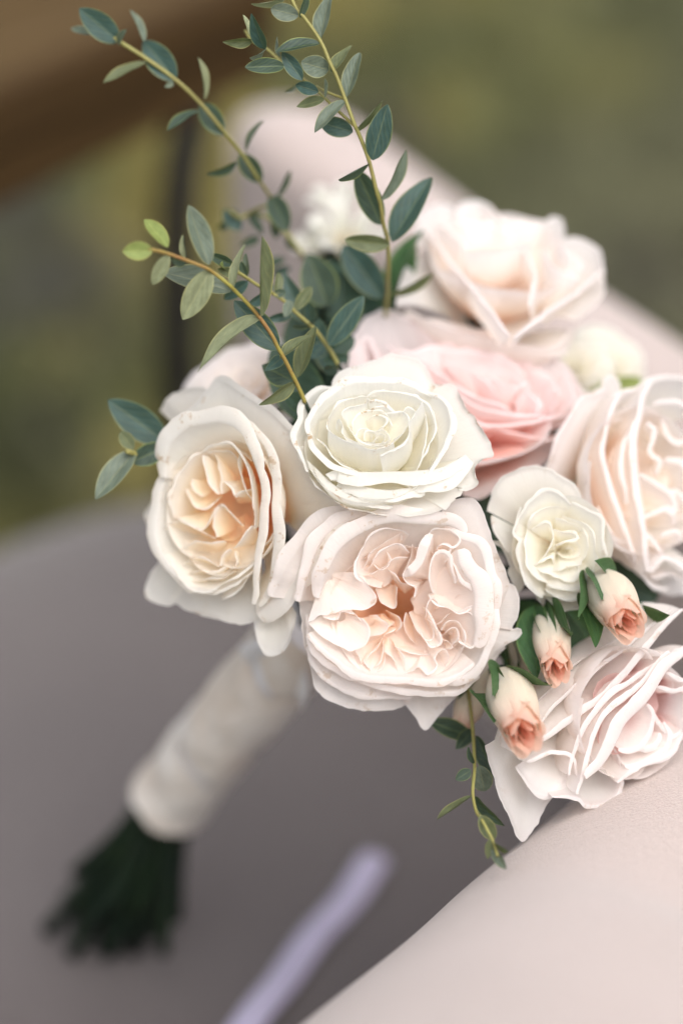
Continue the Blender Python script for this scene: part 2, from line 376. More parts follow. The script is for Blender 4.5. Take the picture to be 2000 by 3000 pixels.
def add_stem(root, P0, dirn, rad=.0026, L=.03, mat=None):
    Mi = root.matrix_world.inverted()
    P = stem_path(np.array(P0), np.array(dirn), L); V, F = tube_data(P, [rad*1.25, rad, rad, rad, rad, rad, .0040, .0044], 8, 44)
    return mesh_obj('stem', [tuple(Mi @ Vector(v)) for v in V], F, mat or M_STEM, root)

# ------------------------------------------------------------------ petals
class Rose:
    def __init__(s, name, label, cx, cy, D, n, R, frame=(0, 0, 1), mat='white', h0=-2, dh=16, rw=.7, cat='rose', group='roses of the bouquet', stem=True, green=0.0, stem_len=.03, base=None):
        s.n = camv(*n); s.C = at(cx, cy, D); s.R = R/K*D; s.fr = frame; s.mat = PM[mat]; s.h0 = h0/1000; s.dh = dh/1000; s.rw = rw; s.seed = cx*.013+cy*.017; s.green = green
        s.M = frame_matrix(s.C, s.n); s.Mi = np.array(s.M.inverted())
        s.root = thing(name, label, cat, s.M, group); s.k = 0; s.wc = (0.0, 0.0); s.lf = .55; s.soft = True
        bpy.context.view_layer.update()
        if stem: add_stem(s.root, s.C-s.n*(base if base else s.R*.75), -s.n*.55+AX*.6, L=stem_len)
    def loc(s, x, y, h=0.0):
        px, py = s.fr[0]+x*s.fr[2], s.fr[1]+y*s.fr[2]; d = ray(px, py); h /= 1000
        t = (h-np.dot(CAM-s.C, s.n))/np.dot(d, s.n); P = CAM+t*d
        return (s.Mi @ np.append(P, 1))[:3]
    def petal(s, pts, h=0.0, dep=14.0, lip=0.0, roll=150, base=None, kind='cup', p=None, sh=.82, drop=2.5, ruf=.35, wm=0.0, belly=0.0, gr=None, local=False, name='petal', lipend=.35, mat=None, flip=1, rimw=3.6, wob=.35):
        s.k += 1; sd = s.seed+s.k*3.7
        if local: P = np.array(pts, float)
        else: P = np.array([s.loc(q[0], q[1], h+(q[2] if len(q) > 2 else 0)) for q in pts])
        ln = np.linalg.norm(np.diff(P, axis=0), axis=1).sum(); nu = int(np.clip(ln/.0011, 20, 84))
        C = catmull(P, nu); u = np.linspace(0, 1, nu)
        if base is None: bx = np.array([0.0, 0.0])
        elif local: bx = np.array(base)
        else: bx = s.loc(base[0], base[1], h-dep*.0)[:2]
        T = np.gradient(C[:, :2], axis=0); T /= np.linalg.norm(T, axis=1)[:, None]+1e-9
        N = np.stack([T[:, 1], -T[:, 0]], 1)
        if (N*(C[:, :2]-bx)).sum() < 0: N = -N
        N = N*flip
        e = np.minimum(u, 1-u); ed = 1-sstep(0, .22, e)
        C[:, 2] -= ed*drop/1000
        rn = np.array([nz(q[0]*95+sd, q[1]*95, sd) for q in C]); rn2 = np.array([nz(q[0]*300, q[1]*300+sd, sd*2) for q in C])
        ruff = (rn+.45*rn2)*ruf/1000
        V, UV, CO = [], [], []
        nl = 6 if lip > 0 else 0; nw = 15
        rows = [('l', k/nl) for k in range(nl, 0, -1)]+[('w', k/(nw-1)) for k in range(nw)]
        dp = dep/1000*(.72 if dep <= 18 and kind != 'guard' else 1); lipm = lip*(.45 if lip < 2.7 else s.lf)/2000*(lipend+(1-lipend)*np.sqrt(np.clip(np.sin(math.pi*u), 0, 1)))*(np.clip(.95+.9*rn+.5*rn2, .25, 1.6) if lip < 2.7 else 1+.22*rn)
        for r, (kd, t) in enumerate(rows):
            if kd == 'l':
                th = math.radians(min(roll, 120) if s.soft else roll)*t
                xy = C[:, :2]+N*(lipm*(1-math.cos(th))+ruff*(1+.8*t))[:, None]; z = C[:, 2]+lipm*math.sin(th)*.30+ruff*.7+np.abs(rn2)*ruf/1000*t*.8
                rim = np.ones(nu); vv = 1+.25*t
            else:
                if kind == 'cup' and s.soft: a = sh*t**(.62*(p or 2.0)); g = .35*math.sin(t*math.pi/2)+.65*t**1.3
                elif kind == 'cup': a = sh*t**(.85*(p or 2.0)); g = .6*math.sin(t*math.pi/2)+.4*t**1.2
                elif kind == 'guard': a = sh*t**(p or .95); g = t**1.55
                else: a = sh*t**(p or 1.0); g = t
                f = math.exp(-t*3.0)
                xy = C[:, :2]*(1-a)+bx*a+N*(ruff*f+belly/1000*math.sin(math.pi*t))[:, None]
                z = C[:, 2]-dp*g+ruff*.7*f; rim = np.full(nu, math.exp(-t*rimw)); vv = 1-t
            hz = h/1000 if not local else C[:, 2]
            for j in range(nu):
                x, y, zz = xy[j, 0], xy[j, 1], z[j]
                q = wob/1000*nz(x*95+sd, y*95, zz*95+sd); x += q*N[j, 0]; y += q*N[j, 1]; zz += q*.7
                V.append((x, y, zz)); UV.append((u[j], vv*.8))
                rad = math.hypot(x-s.wc[0]*s.R, y-s.wc[1]*s.R)/s.R
                wv = sstep(0, 1, (s.h0-zz)/s.dh)*(1-sstep(s.rw*.55, s.rw, rad))+wm*(1-rim[j])
                gg = (s.green if gr is None else gr)*sstep(.25, .9, 1-vv if kd == 'w' else 0)
                CO.append((float(np.clip(wv, 0, 1)), rim[j], float(gg), 1))
        o = mesh_obj(name, V, grid_faces(len(rows), nu), mat or s.mat, s.root, UV, CO)
        return o
    def ring(s, n, r, h, dep, span=1.5, lip=2.0, roll=140, a0=0.0, ecc=1.0, jit=.06, **kw):
        """n overlapping petals whose rims lie on a circle of radius r*R"""
        for k in range(n):
            a = a0+2*math.pi*k/n+random.uniform(-.12, .12); sp = 2*math.pi/n*span/2; pts = []
            rr = s.R*r*random.uniform(1-jit, 1+jit)
            for q in np.linspace(-1, 1, 7):
                an = a+q*sp; ra = rr*(1-.10*q*q+.03*q); pts.append((ra*math.cos(an), ra*math.sin(an)*ecc, h/1000-.0018*q*q*q*q+random.uniform(-.0004, .0004)))
            s.petal(pts, h, dep, lip, roll, local=True, **kw)
    def heart(s, turns, r0, h, dep, cx=0, cy=0, step=.16, **kw):
        """tight spiral of small petals at the flower's heart"""
        a = random.uniform(0, 6); r = r0
        for k in range(turns):
            pts = []; sp = random.uniform(.8, 1.25)
            for q in np.linspace(-1, 1, 7):
                an = a+q*sp; ra = s.R*r*(1+.10*q)*random.uniform(.95, 1.05); pts.append((cx+ra*math.cos(an), cy+ra*math.sin(an), h/1000-.001*q*q+random.uniform(-.0006, .0006)))
            s.petal(pts, h, dep, local=True, base=(cx, cy), **kw); a += 2.4; r *= (1-step)
    def floor(s, r, h, dz, n=24, name='petal', cx=0.0, cy=0.0):
        """innermost crumpled petal that closes the bowl"""
        V, UV, CO = [], [], []
        for i in range(9):
            q = i/8
            for k in range(n):
                a = 2*math.pi*k/n; rr = s.R*r*q*(1+.12*math.sin(3*a+1)*q); x, y = rr*math.cos(a), rr*math.sin(a)
                V.append((x+cx*s.R, y+cy*s.R, h/1000+dz/1000*q*q+.0022*q*nz(x*130, y*130, s.seed))); UV.append((k/n, .2+.5*q)); CO.append((1-.35*q, 0, 0, 1))
        return mesh_obj(name, V, grid_faces(9, n, True), s.mat, s.root, UV, CO)
    def hip(s, h, r=.22, name='calyx'):
        """green cup under the petals with pointed sepals"""
        V = []; pr = [(.02, -.55), (.55, -.5), (.95, -.2), (1.0, .15), (.7, .4)]
        for a_, z in pr:
            for k in range(14): V.append((s.R*r*a_*math.cos(k*.4488), s.R*r*a_*math.sin(k*.4488), h/1000+z*s.R*.3))
        return mesh_obj(name, V, grid_faces(len(pr), 14, True), M_STEM, s.root)

def rose_front():
    s = Rose('garden_rose', 'blush garden rose in front with ruffled petals round a deep orange heart', 1178, 1800, .952, (.03, -.10, 1), 300, (850, 1400, .4464), 'blush', h0=-5, dh=15, rw=.50)
    s.wc = (-.06, -.15); s.lf = .85; s.soft = False; P = s.petal; s.hip(-30)
    s.ring(7, .70, -1, 24, 1.7, 0, kind='cup', p=2.2, drop=1, ruf=.2)
    s.floor(.46, -23, 8, cx=-.02, cy=-.10)
    # guards
    P([(60, 790), (80, 950), (115, 1130), (160, 1350), (250, 1450), (420, 1515), (580, 1530), (720, 1510), (800, 1490)], -11, 20, 2.0, 120, kind='guard', drop=4, ruf=.5)
    P([(760, 1490), (820, 1560), (885, 1650), (960, 1570), (1080, 1440), (1240, 1300), (1330, 1200), (1420, 1120)], -13, 18, 1.0, 90, kind='guard', drop=2, ruf=.3)
    P([(1380, 690), (1455, 712), (1488, 790), (1476, 900), (1440, 1000), (1496, 995), (1508, 1025), (1430, 1090), (1300, 1230)], -9, 16, 1.6, 110, kind='guard', ruf=.4)
    P([(1000, 210), (1080, 150), (1170, 130), (1240, 180), (1290, 320), (1350, 480), (1430, 680), (1400, 830)], -5, 18, 1.2, 90, kind='guard', ruf=.3)
    P([(-110, 790), (-70, 690), (20, 540), (150, 360), (350, 275), (560, 225)], -8, 16, 7.0, 165, kind='guard', ruf=.5)
    P([(70, 820), (110, 640), (190, 450), (270, 355), (400, 280), (600, 225)], -3.5, 20, 6.0, 165, ruf=.4)
    # bowl rim
    P([(190, 800), (240, 640), (310, 490), (430, 385), (560, 315), (700, 300), (800, 306), (950, 310), (1060, 325), (1150, 380)], 3, 22, 8.0, 160, ruf=.4, drop=4)
    P([(1010, 330), (1120, 400), (1215, 440), (1262, 530), (1290, 640), (1330, 760), (1330, 900)], 1, 20, 5.0, 150, ruf=.4)
    P([(1085, 475), (1105, 560), (1180, 690), (1208, 790), (1200, 900), (1215, 1000), (1195, 1110)], 3.5, 18, 9.5, 160, ruf=.5, drop=1.5)
    P([(1340, 800), (1315, 980), (1270, 1130), (1200, 1240), (1090, 1310), (960, 1330)], .5, 20, 4.0, 150, ruf=.5)
    P([(1200, 1210), (1090, 1290), (900, 1318), (700, 1305), (500, 1288), (360, 1222), (230, 1130), (125, 1020)], 1.5, 18, 3.6, 150, ruf=.5, drop=1)
    P([(1240, 1300), (1100, 1385), (960, 1405), (780, 1385), (560, 1345), (380, 1290), (200, 1150), (110, 1040)], -2, 16, 3.4, 150, ruf=.5, drop=1)
    P([(110, 900), (140, 1100), (200, 1260), (330, 1370), (560, 1430), (800, 1440)], -6, 18, 3.0, 140, ruf=.4, kind='guard')
    # big inner flaps at left (hinged on the outer wall, tips towards the heart)
    P([(430, 620), (530, 735), (548, 800), (490, 862), (372, 850), (290, 868), (200, 900), (118, 952)], 1.5, 9, 1.6, 120, base=(215, 640), kind='x', p=.9, sh=.8, drop=1, ruf=.7, wm=0.039)
    P([(115, 958), (195, 1030), (300, 1095), (385, 1135), (480, 1090), (505, 1000), (460, 925)], 1, 8, 1.2, 110, base=(300, 880), kind='x', sh=.7, drop=1, ruf=.8, wm=0.098)
    P([(210, 915), (300, 930), (330, 880), (420, 890), (470, 940)], .2, 8, .8, 120, base=(330, 800), kind='x', sh=.6, drop=.5, ruf=.6, wm=0.078)
    # upper left ruffle
    P([(600, 735), (560, 722), (475, 690), (438, 610), (450, 500), (510, 405), (620, 335), (730, 345), (780, 380)], 1.5, 15, 2.0, 140, base=(650, 640), ruf=.7, wm=0.033)
    P([(470, 600), (520, 500), (600, 430), (700, 370), (728, 365), (735, 410)], .5, 13, 1.0, 130, base=(650, 640), ruf=.6, wm=0.078)
    P([(500, 615), (555, 530), (630, 470), (700, 440), (750, 480), (780, 500)], -.5, 12, .9, 120, base=(690, 700), ruf=.7, wm=0.130)
    P([(470, 650), (550, 610), (625, 570), (690, 535), (775, 530)], -.5, 12, .9, 120, base=(640, 760), ruf=.7, wm=0.098)
    P([(530, 560), (600, 600), (650, 540), (620, 470)], -1.5, 10, .6, 120, base=(640, 640), ruf=.6, wm=0.130)
    P([(620, 600), (680, 640), (725, 690), (790, 700), (826, 720)], -3, 14, .8, 120, base=(760, 800), ruf=.4, wm=0.130)
    P([(560, 735), (600, 820), (690, 850), (700, 720)], -4, 12, .8, 120, base=(690, 700), ruf=.4, wm=0.130)
    # central folds
    P([(806, 440), (780, 520), (752, 600), (735, 652), (770, 690), (830, 716), (832, 790)], .5, 15, 1.2, 130, base=(900, 700), ruf=.6, wm=0.052)
    P([(945, 378), (905, 470), (855, 570), (800, 640), (740, 660)], 2, 14, 5.2, 165, base=(960, 700), ruf=.5, wm=0.019)
    P([(885, 392), (960, 342), (1050, 348), (1105, 400), (1066, 442), (1000, 430), (960, 462), (985, 500)], .8, 12, 1.6, 140, base=(1000, 620), ruf=.7, wm=0.065)
    P([(960, 470), (1000, 440), (1040, 450), (1030, 490), (985, 530)], -.5, 10, .8, 130, base=(980, 620), ruf=.6, wm=0.130)
    P([(940, 770), (914, 650), (930, 545), (978, 502), (1026, 522), (1046, 600), (1070, 700)], 2, 14, 2.2, 150, base=(1020, 800), ruf=.5, wm=0.019)
    P([(1015, 560), (1050, 548), (1082, 600), (1100, 680), (1150, 730), (1205, 772), (1192, 832), (1110, 884)], 1.8, 13, 2.6, 150, base=(1080, 800), ruf=.5, wm=0.026)
    P([(908, 770), (945, 815), (1050, 868), (1110, 886), (1180, 850), (1205, 790)], 1.5, 12, 1.5, 140, base=(1060, 770), ruf=.5, wm=0.039)
    P([(1080, 810), (1095, 770), (1135, 770), (1140, 815), (1110, 835)], -2, 9, .6, 120, base=(1110, 805), ruf=.4, wm=0.163)
    P([(885, 930), (895, 850), (935, 790), (975, 830), (960, 880)], .5, 13, 1.0, 130, base=(960, 960), ruf=.5, wm=0.065)
    P([(900, 935), (945, 965), (995, 930), (1030, 890), (1085, 885)], .3, 12, 1.0, 130, base=(990, 1000), ruf=.5, wm=0.078)
    P([(1000, 1010), (1025, 950), (1085, 935), (1130, 980), (1140, 1060), (1120, 1120)], .8, 12, 1.4, 140, base=(1060, 1040), ruf=.5, wm=0.078)
    P([(1000, 1045), (1035, 1000), (1085, 990), (1095, 1050), (1060, 1090)], -.2, 10, .9, 130, base=(1045, 1050), ruf=.5, wm=0.130)
    P([(990, 1060), (1040, 1075), (1060, 1110), (1020, 1130)], -.5, 9, .8, 130, base=(1020, 1080), ruf=.4, wm=0.163)
    P([(1095, 890), (1180, 890), (1215, 960), (1212, 1060), (1180, 1110), (1110, 1070)], 2.2, 12, 2.0, 140, base=(1120, 980), ruf=.5, wm=0.026)
    P([(775, 895), (800, 965), (850, 1040), (892, 1085), (932, 1106), (975, 1080), (962, 1020), (920, 930), (880, 860)], .2, 14, 1.6, 140, base=(860, 900), kind='cup', ruf=.4, wm=0.052)
    P([(860, 1000), (885, 1060), (930, 1060), (935, 1000), (900, 930)], -2, 10, 1.0, 120, base=(900, 1000), ruf=.3, wm=0.098)
    # lower row of radial folds
    for q, pts in enumerate([[(420, 1130), (440, 1180), (462, 1230)], [(470, 1240), (520, 1170), (575, 1110), (600, 1050)], [(530, 1265), (580, 1215), (605, 1140), (610, 1080)], [(560, 1270), (600, 1250), (625, 1180)],
                             [(620, 1140), (665, 1180), (690, 1240), (685, 1290)], [(690, 1105), (730, 1160), (752, 1230), (745, 1290)], [(480, 1200), (505, 1240), (530, 1275)]]):
        P(pts, -.8-q % 3*.5, 11, 1.0, 140, base=(640, 1050), ruf=.5, wm=0.143, drop=1)
    P([(690, 1110), (800, 1150), (880, 1160), (990, 1130), (1010, 1100)], -5, 10, 1.4, 130, base=(780, 1000), ruf=.3, wm=0.227)
    P([(630, 870), (700, 905), (722, 960), (690, 1020)], -6, 9, 1, 120, base=(660, 950), ruf=.5, wm=.3)
    P([(765, 890), (742, 960), (765, 1040), (830, 1100)], -5, 9, 1, 120, base=(830, 980), ruf=.5, wm=.25)
    P([(560, 950), (640, 985), (690, 960)], -5, 8, .8, 120, base=(600, 900), ruf=.4, wm=.3)
    P([(600, 1065), (640, 1020), (700, 990)], -6, 9, 1.2, 150, base=(640, 960), ruf=.2, wm=0.293)
    P([(745, 1285), (800, 1270), (840, 1240), (905, 1275), (960, 1230), (940, 1190), (1010, 1128), (1032, 1180), (1015, 1245)], 1, 11, 1.8, 140, base=(900, 1130), ruf=.7, wm=0.052)
    P([(560, 905), (590, 930), (640, 960), (620, 1010), (560, 1040), (500, 1060)], -1, 12, .8, 120, base=(480, 950), kind='x', sh=.5, ruf=.5, wm=0.130)
rose_front()

def rose_white():
    s = Rose('garden_rose', 'ivory white rose with a tight spiral centre and browned rolled rims', 1085, 1290, .948, (-.04, .52, .85), 262, (850, 1020, .3954), 'white', h0=-3, dh=18, rw=.55)
    s.lf = .85; s.soft = False; P = s.petal; s.hip(-26)
    s.floor(.36, -20, 8)
    s.ring(6, .74, -3, 26, 1.7, 0, kind='cup', p=2.2, drop=1, ruf=.2)
    P([(290, 290), (330, 215), (420, 160), (560, 110), (740, 62), (880, 80), (985, 130), (1080, 260)], -6, 20, 2.0, 120, kind='guard', ruf=.5)
    P([(330, 260), (180, 340), (110, 440), (95, 520), (58, 610), (50, 680), (90, 790), (140, 890)], -3, 22, 3, 140, ruf=.5, p=2.4)
    P([(1040, 230), (1230, 318), (1330, 470), (1430, 600), (1485, 740), (1497, 805), (1425, 828), (1370, 885), (1392, 960), (1380, 1010), (1300, 1046), (1240, 1030), (1252, 1080), (1208, 1096), (1140, 1190)], -10, 14, 1.0, 100, kind='guard', ruf=.9, drop=1)
    P([(110, 860), (160, 970), (280, 1090), (420, 1175), (600, 1212), (720, 1205)], -8, 18, 2.0, 120, kind='cup', ruf=.4, gr=.35)
    P([(640, 1190), (780, 1225), (900, 1235), (1110, 1200), (1220, 1090)], -12, 14, 1.4, 110, kind='guard', ruf=.4)
    # outer rolled rims
    P([(150, 620), (150, 520), (230, 410), (370, 315), (520, 262), (700, 250), (900, 280), (1050, 330)], 1, 22, 4.0, 150, ruf=.7)
    P([(980, 300), (1090, 350), (1160, 430), (1172, 540), (1150, 660), (1105, 770), (1010, 900)], 1, 22, 3.0, 140, ruf=.7)
    P([(155, 590), (172, 680), (230, 765), (325, 850), (450, 895), (580, 915)], -.5, 20, 3.2, 150, ruf=.6)
    P([(262, 925), (340, 885), (430, 900), (580, 915), (800, 915), (930, 905), (1100, 888), (1190, 845), (1285, 778)], -2.5, 20, 8.0, 165, ruf=.7, drop=1, lipend=.6)
    P([(900, 1010), (1000, 990), (1120, 960), (1220, 880), (1300, 790), (1310, 850)], -4.5, 16, 7.0, 165, ruf=.5, drop=1)
    P([(355, 975), (500, 1015), (640, 1045), (760, 1050), (900, 1030), (1000, 1040)], -5, 16, 7.0, 165, ruf=.7, drop=2)
    P([(100, 700), (130, 830), (260, 950), (400, 1060), (560, 1120), (760, 1140)], -6, 20, 4, 150, ruf=.5, gr=.2)
    # second ring
    P([(310, 660), (272, 560), (300, 470), (390, 395), (520, 350), (640, 325)], 1.5, 20, 2.2, 140, ruf=.6)
    P([(540, 335), (700, 318), (850, 340), (960, 385), (1040, 460), (1072, 560)], 1.5, 20, 2.2, 140, ruf=.7)
    P([(1020, 400), (1070, 520), (1060, 640), (1010, 740), (960, 840), (925, 905)], 1, 20, 2.0, 140, ruf=.5)
    P([(960, 420), (1010, 520), (1005, 640), (990, 720), (940, 860)], .5, 20, 1.4, 130, ruf=.5)
    P([(200, 640), (260, 720), (330, 820), (430, 880), (540, 905)], 0, 18, 1.8, 140, ruf=.5)
    P = lambda pts, h, *a_, **k_: s.petal(pts, h+4, *a_, **k_)
    # cup whose outer wall we see
    P([(285, 600), (335, 648), (450, 700), (580, 746), (690, 730), (760, 690)], 3, 26, 1.6, 130, ruf=.6, p=3.0, belly=2.0, drop=0)
    P([(660, 792), (760, 742), (838, 692), (880, 625), (888, 545), (940, 460), (985, 400)], 3.5, 27, 1.8, 140, ruf=.7, p=3.0, belly=2.2, drop=0)
    P([(340, 560), (350, 520), (372, 540), (390, 640), (470, 690), (560, 715)], 2.5, 18, 1.2, 130, ruf=.6)
    # inner spiral
    P([(420, 560), (388, 480), (440, 440), (540, 415), (575, 350), (596, 395), (690, 412), (760, 460)], 2, 16, 1.6, 130, ruf=.8)
    P([(560, 410), (600, 440), (690, 440), (750, 470), (820, 480), (870, 440), (940, 455)], 1.5, 16, 1.4, 130, ruf=.8)
    P([(400, 500), (430, 580), (480, 650), (560, 700), (660, 715), (740, 690)], 1.5, 15, 1.3, 130, ruf=.6)
    P([(470, 620), (470, 540), (540, 480), (650, 468), (710, 500), (745, 560)], .5, 14, 1.1, 130, ruf=.7)
    P([(680, 470), (760, 488), (835, 470), (872, 530), (850, 610), (770, 650)], 2.2, 14, 2.2, 140, ruf=.8)
    P([(560, 510), (640, 500), (700, 530), (680, 580), (620, 600)], 0, 12, 1.0, 130, ruf=.6)
    P([(495, 650), (510, 610), (570, 598), (630, 612), (690, 600), (728, 650), (710, 690)], 0, 12, 1.1, 130, ruf=.6, base=(610, 650))
    P([(520, 680), (580, 700), (660, 706), (720, 690), (750, 640)], .5, 12, 1.1, 130, ruf=.6, base=(620, 640))
    P([(555, 660), (570, 625), (620, 625), (640, 655), (610, 680), (580, 672)], -.3, 10, .8, 120, ruf=.5, base=(600, 655))
    P([(640, 660), (660, 630), (700, 640), (695, 680), (655, 692)], -.2, 10, .8, 120, ruf=.5, base=(670, 662))
    P([(590, 640), (605, 650), (598, 668)], -.6, 8, .5, 120, ruf=.3, base=(596, 655))
rose_white()

def rose_left():
    s = Rose('garden_rose', 'cream rose facing left with a wide open peach centre', 640, 1480, .968, (-.46, -.04, .88), 285, (400, 1100, .3954), 'peach', h0=-2, dh=17, rw=.66)
    s.lf = .85; s.soft = False; P = s.petal; s.hip(-32)
    s.ring(7, .68, -2, 24, 1.7, 0, p=2.2, drop=1, ruf=.2)
    s.floor(.36, -21, 9)
    # guards
    P([(300, 330), (430, 260), (560, 120), (640, 60), (740, 118), (900, 220), (1000, 288), (1070, 362), (1180, 480), (1232, 600), (1330, 760), (1450, 880), (1550, 970)], -11, 22, 4.0, 140, kind='guard', p=1.1, ruf=.5, base=(760, 1150), drop=1)
    P([(1050, 420), (1180, 560), (1300, 740), (1440, 900), (1540, 1000), (1500, 1090)], -14, 18, 1.0, 100, kind='guard', base=(900, 1200), gr=.1)
    P([(200, 700), (130, 900), (55, 1030), (85, 1120), (150, 1240)], -12, 14, 1, 100, kind='guard')
    P([(170, 1360), (95, 1520), (68, 1600), (110, 1660), (245, 1702), (330, 1640)], -14, 14, 1.2, 110, kind='guard')
    P([(230, 1660), (400, 1750), (560, 1800), (800, 1832), (880, 1800), (950, 1700)], -12, 16, 1.6, 110, kind='guard')
    P([(1560, 1085), (1420, 1140), (1290, 1250), (1185, 1365), (1100, 1480), (1000, 1640), (880, 1760)], -6, 18, 13.0, 165, kind='guard', drop=1, lipend=.55, base=(800, 1300))
    P([(850, 1760), (890, 1890), (940, 2030), (1050, 2060), (1140, 1960), (1160, 1760)], -10, 12, 1.5, 110, kind='guard', base=(950, 1500))
    P([(150, 260), (280, 140), (420, 88), (530, 120), (520, 240)], -24, 14, 1.5, 110, kind='guard')
    # rim of the bowl
    P([(215, 760), (230, 620), (275, 490), (390, 388), (560, 350), (700, 382), (790, 455), (850, 600), (905, 760)], 2, 22, 8.0, 165, ruf=.5, drop=1)
    P([(250, 640), (200, 800), (165, 1000), (160, 1200), (205, 1350), (310, 1480), (430, 1585)], -1, 22, 5.0, 160, ruf=.5, drop=1)
    P([(200, 1330), (300, 1470), (420, 1580), (540, 1592), (690, 1520), (860, 1370)], 0, 20, 2.5, 150, ruf=.5)
    P([(380, 1590), (520, 1610), (700, 1550), (860, 1450), (890, 1330)], -2, 18, 2.4, 150, ruf=.4)
    P([(790, 430), (835, 560), (895, 710), (925, 850), (915, 1000), (905, 1150), (880, 1330), (855, 1560), (830, 1690)], 0, 22, 5.5, 160, ruf=.5, drop=2)
    P([(760, 345), (850, 430), (955, 540), (990, 700), (1010, 850), (1000, 1000), (1010, 1200), (1000, 1380), (960, 1560), (880, 1700)], -2.5, 22, 6.0, 160, ruf=.5, drop=2)
    P([(850, 1440), (780, 1560), (700, 1620), (600, 1650)], -4, 14, 2.0, 140)
    # inner walls
    P([(470, 570), (560, 520), (680, 508), (735, 555), (815, 680), (855, 850), (862, 1000), (850, 1140)], .5, 20, 2.0, 140, ruf=.5, wm=.10)
    P([(480, 560), (400, 620), (310, 760), (255, 900), (235, 1060)], -.5, 20, 2.5, 140, ruf=.5, wm=.12)
    P([(500, 590), (600, 560), (700, 570), (725, 640)], -2, 16, 1.2, 130, wm=.2)
    # radial folds
    for q, (pts, b) in enumerate([([(500, 590), (512, 690), (545, 790), (600, 880)], (600, 760)), ([(560, 560), (600, 680), (625, 780), (620, 880)], (660, 780)), ([(360, 840), (410, 950), (500, 985), (600, 910)], (520, 860)),
                             ([(290, 1055), (400, 1105), (490, 1145), (540, 1070), (570, 980)], (460, 1000)), ([(190, 1140), (290, 1075), (400, 1115), (490, 1165), (575, 1212)], (400, 1200)), ([(585, 1200), (575, 1090), (625, 970), (700, 1030), (775, 1115)], (660, 1130)),
                             ([(320, 1290), (430, 1235), (545, 1250), (640, 1225)], (500, 1330)), ([(320, 1400), (430, 1350), (545, 1385), (615, 1415), (632, 1340), (690, 1290)], (540, 1450)), ([(340, 1470), (470, 1450), (590, 1470), (660, 1420)], (520, 1520)),
                             ([(735, 905), (780, 860), (840, 835)], (800, 930)), ([(690, 1280), (770, 1230), (850, 1115)], (800, 1260)), ([(400, 770), (430, 860), (480, 900)], (520, 800)), ([(640, 780), (700, 820), (740, 900)], (700, 780)),
                             ([(380, 1530), (500, 1510), (620, 1510), (720, 1440)], (540, 1560)), ([(720, 1300), (740, 1400), (640, 1480)], (640, 1380))]):
        P(pts, -1.5-(q % 3)*.8, 12, 1.6, 140, base=b, ruf=.4, wm=.22, drop=1)
    P([(740, 560), (760, 700), (800, 820), (840, 940)], -1, 14, 1, 130, wm=.15)
rose_left()

def rose_pink():
    s = Rose('garden_rose', 'soft pink rose with loosely swirled petals behind the ivory rose', 1390, 1160, 1.005, (.14, .66, .74), 320, (1000, 880, .4719), 'pink', h0=-3, dh=16, rw=.85)
    P = s.petal; s.hip(-34)
    s.floor(.36, -18, 8)
    s.ring(8, .78, -3, 28, 1.7, 0, p=2.2, drop=1, ruf=.2)
    P([(20, 440), (50, 320), (95, 215), (230, 85), (400, 118), (540, 175), (700, 195)], -3, 24, 4, 140, kind='cup', ruf=.8)
    P([(540, 170), (800, 196), (1000, 250), (1110, 312), (1240, 340)], -3, 24, 7, 150, ruf=.8)
    P([(1080, 320), (1240, 340), (1390, 420), (1465, 520), (1490, 640), (1470, 720)], -3, 24, 4, 150, ruf=.7)
    P([(-20, 430), (60, 330), (120, 260), (180, 240), (220, 340)], -1, 22, 3, 140, ruf=.8)
    P([(180, 220), (200, 290), (240, 370), (300, 400)], 0, 20, 4, 140, ruf=.6)
    P([(285, 240), (320, 310), (420, 335), (540, 310), (660, 280)], 0, 20, 5, 150, ruf=.6, wm=.1)
    P([(560, 300), (720, 330), (900, 350), (1040, 390), (1150, 450)], 0, 22, 7, 150, ruf=.8)
    P([(500, 330), (550, 400), (690, 500), (850, 600), (1000, 640), (1090, 680)], 0, 22, 4, 150, ruf=.6, wm=.1)
    P([(620, 480), (740, 590), (860, 665), (1000, 690), (1200, 708), (1330, 690)], -1.5, 20, 4, 150, ruf=.6)
    P([(700, 610), (840, 745), (1000, 770), (1200, 742), (1400, 700), (1485, 630)], -4, 20, 5, 150, ruf=.7)
    P([(830, 770), (1000, 800), (1200, 845), (1340, 860), (1450, 760)], -8, 22, 4, 140, ruf=.6, wm=.15)
    P([(760, 1190), (880, 1212), (1000, 1132), (1200, 1040), (1310, 950), (1400, 830)], -20, 20, 2.0, 120, kind='guard', ruf=.5)
    P([(760, 1050), (900, 1010), (1060, 960), (1200, 880)], -14, 16, 2, 120, kind='guard', wm=.3)
    for q, (pts, b) in enumerate([([(1080, 670), (1095, 600), (1140, 565), (1195, 630), (1210, 700)], (1150, 660)), ([(1160, 540), (1225, 610), (1240, 700)], (1180, 640)), ([(1220, 710), (1310, 660), (1350, 570), (1340, 500)], (1260, 640)),
                             ([(1370, 430), (1425, 560), (1400, 670), (1300, 735)], (1300, 600)), ([(900, 460), (1000, 520), (1100, 540), (1170, 500)], (1020, 600)), ([(700, 420), (830, 460), (940, 560), (1000, 600)], (900, 560)), ([(640, 380), (800, 410), (900, 400), (1000, 440)], (860, 520)), ([(1180, 420), (1280, 470), (1340, 560)], (1220, 560)), ([(1060, 460), (1150, 540), (1130, 600)], (1060, 600))]):
        P(pts, -1-(q % 3), 14, 2.4, 145, base=b, ruf=.6, wm=.15, drop=1)
rose_pink()

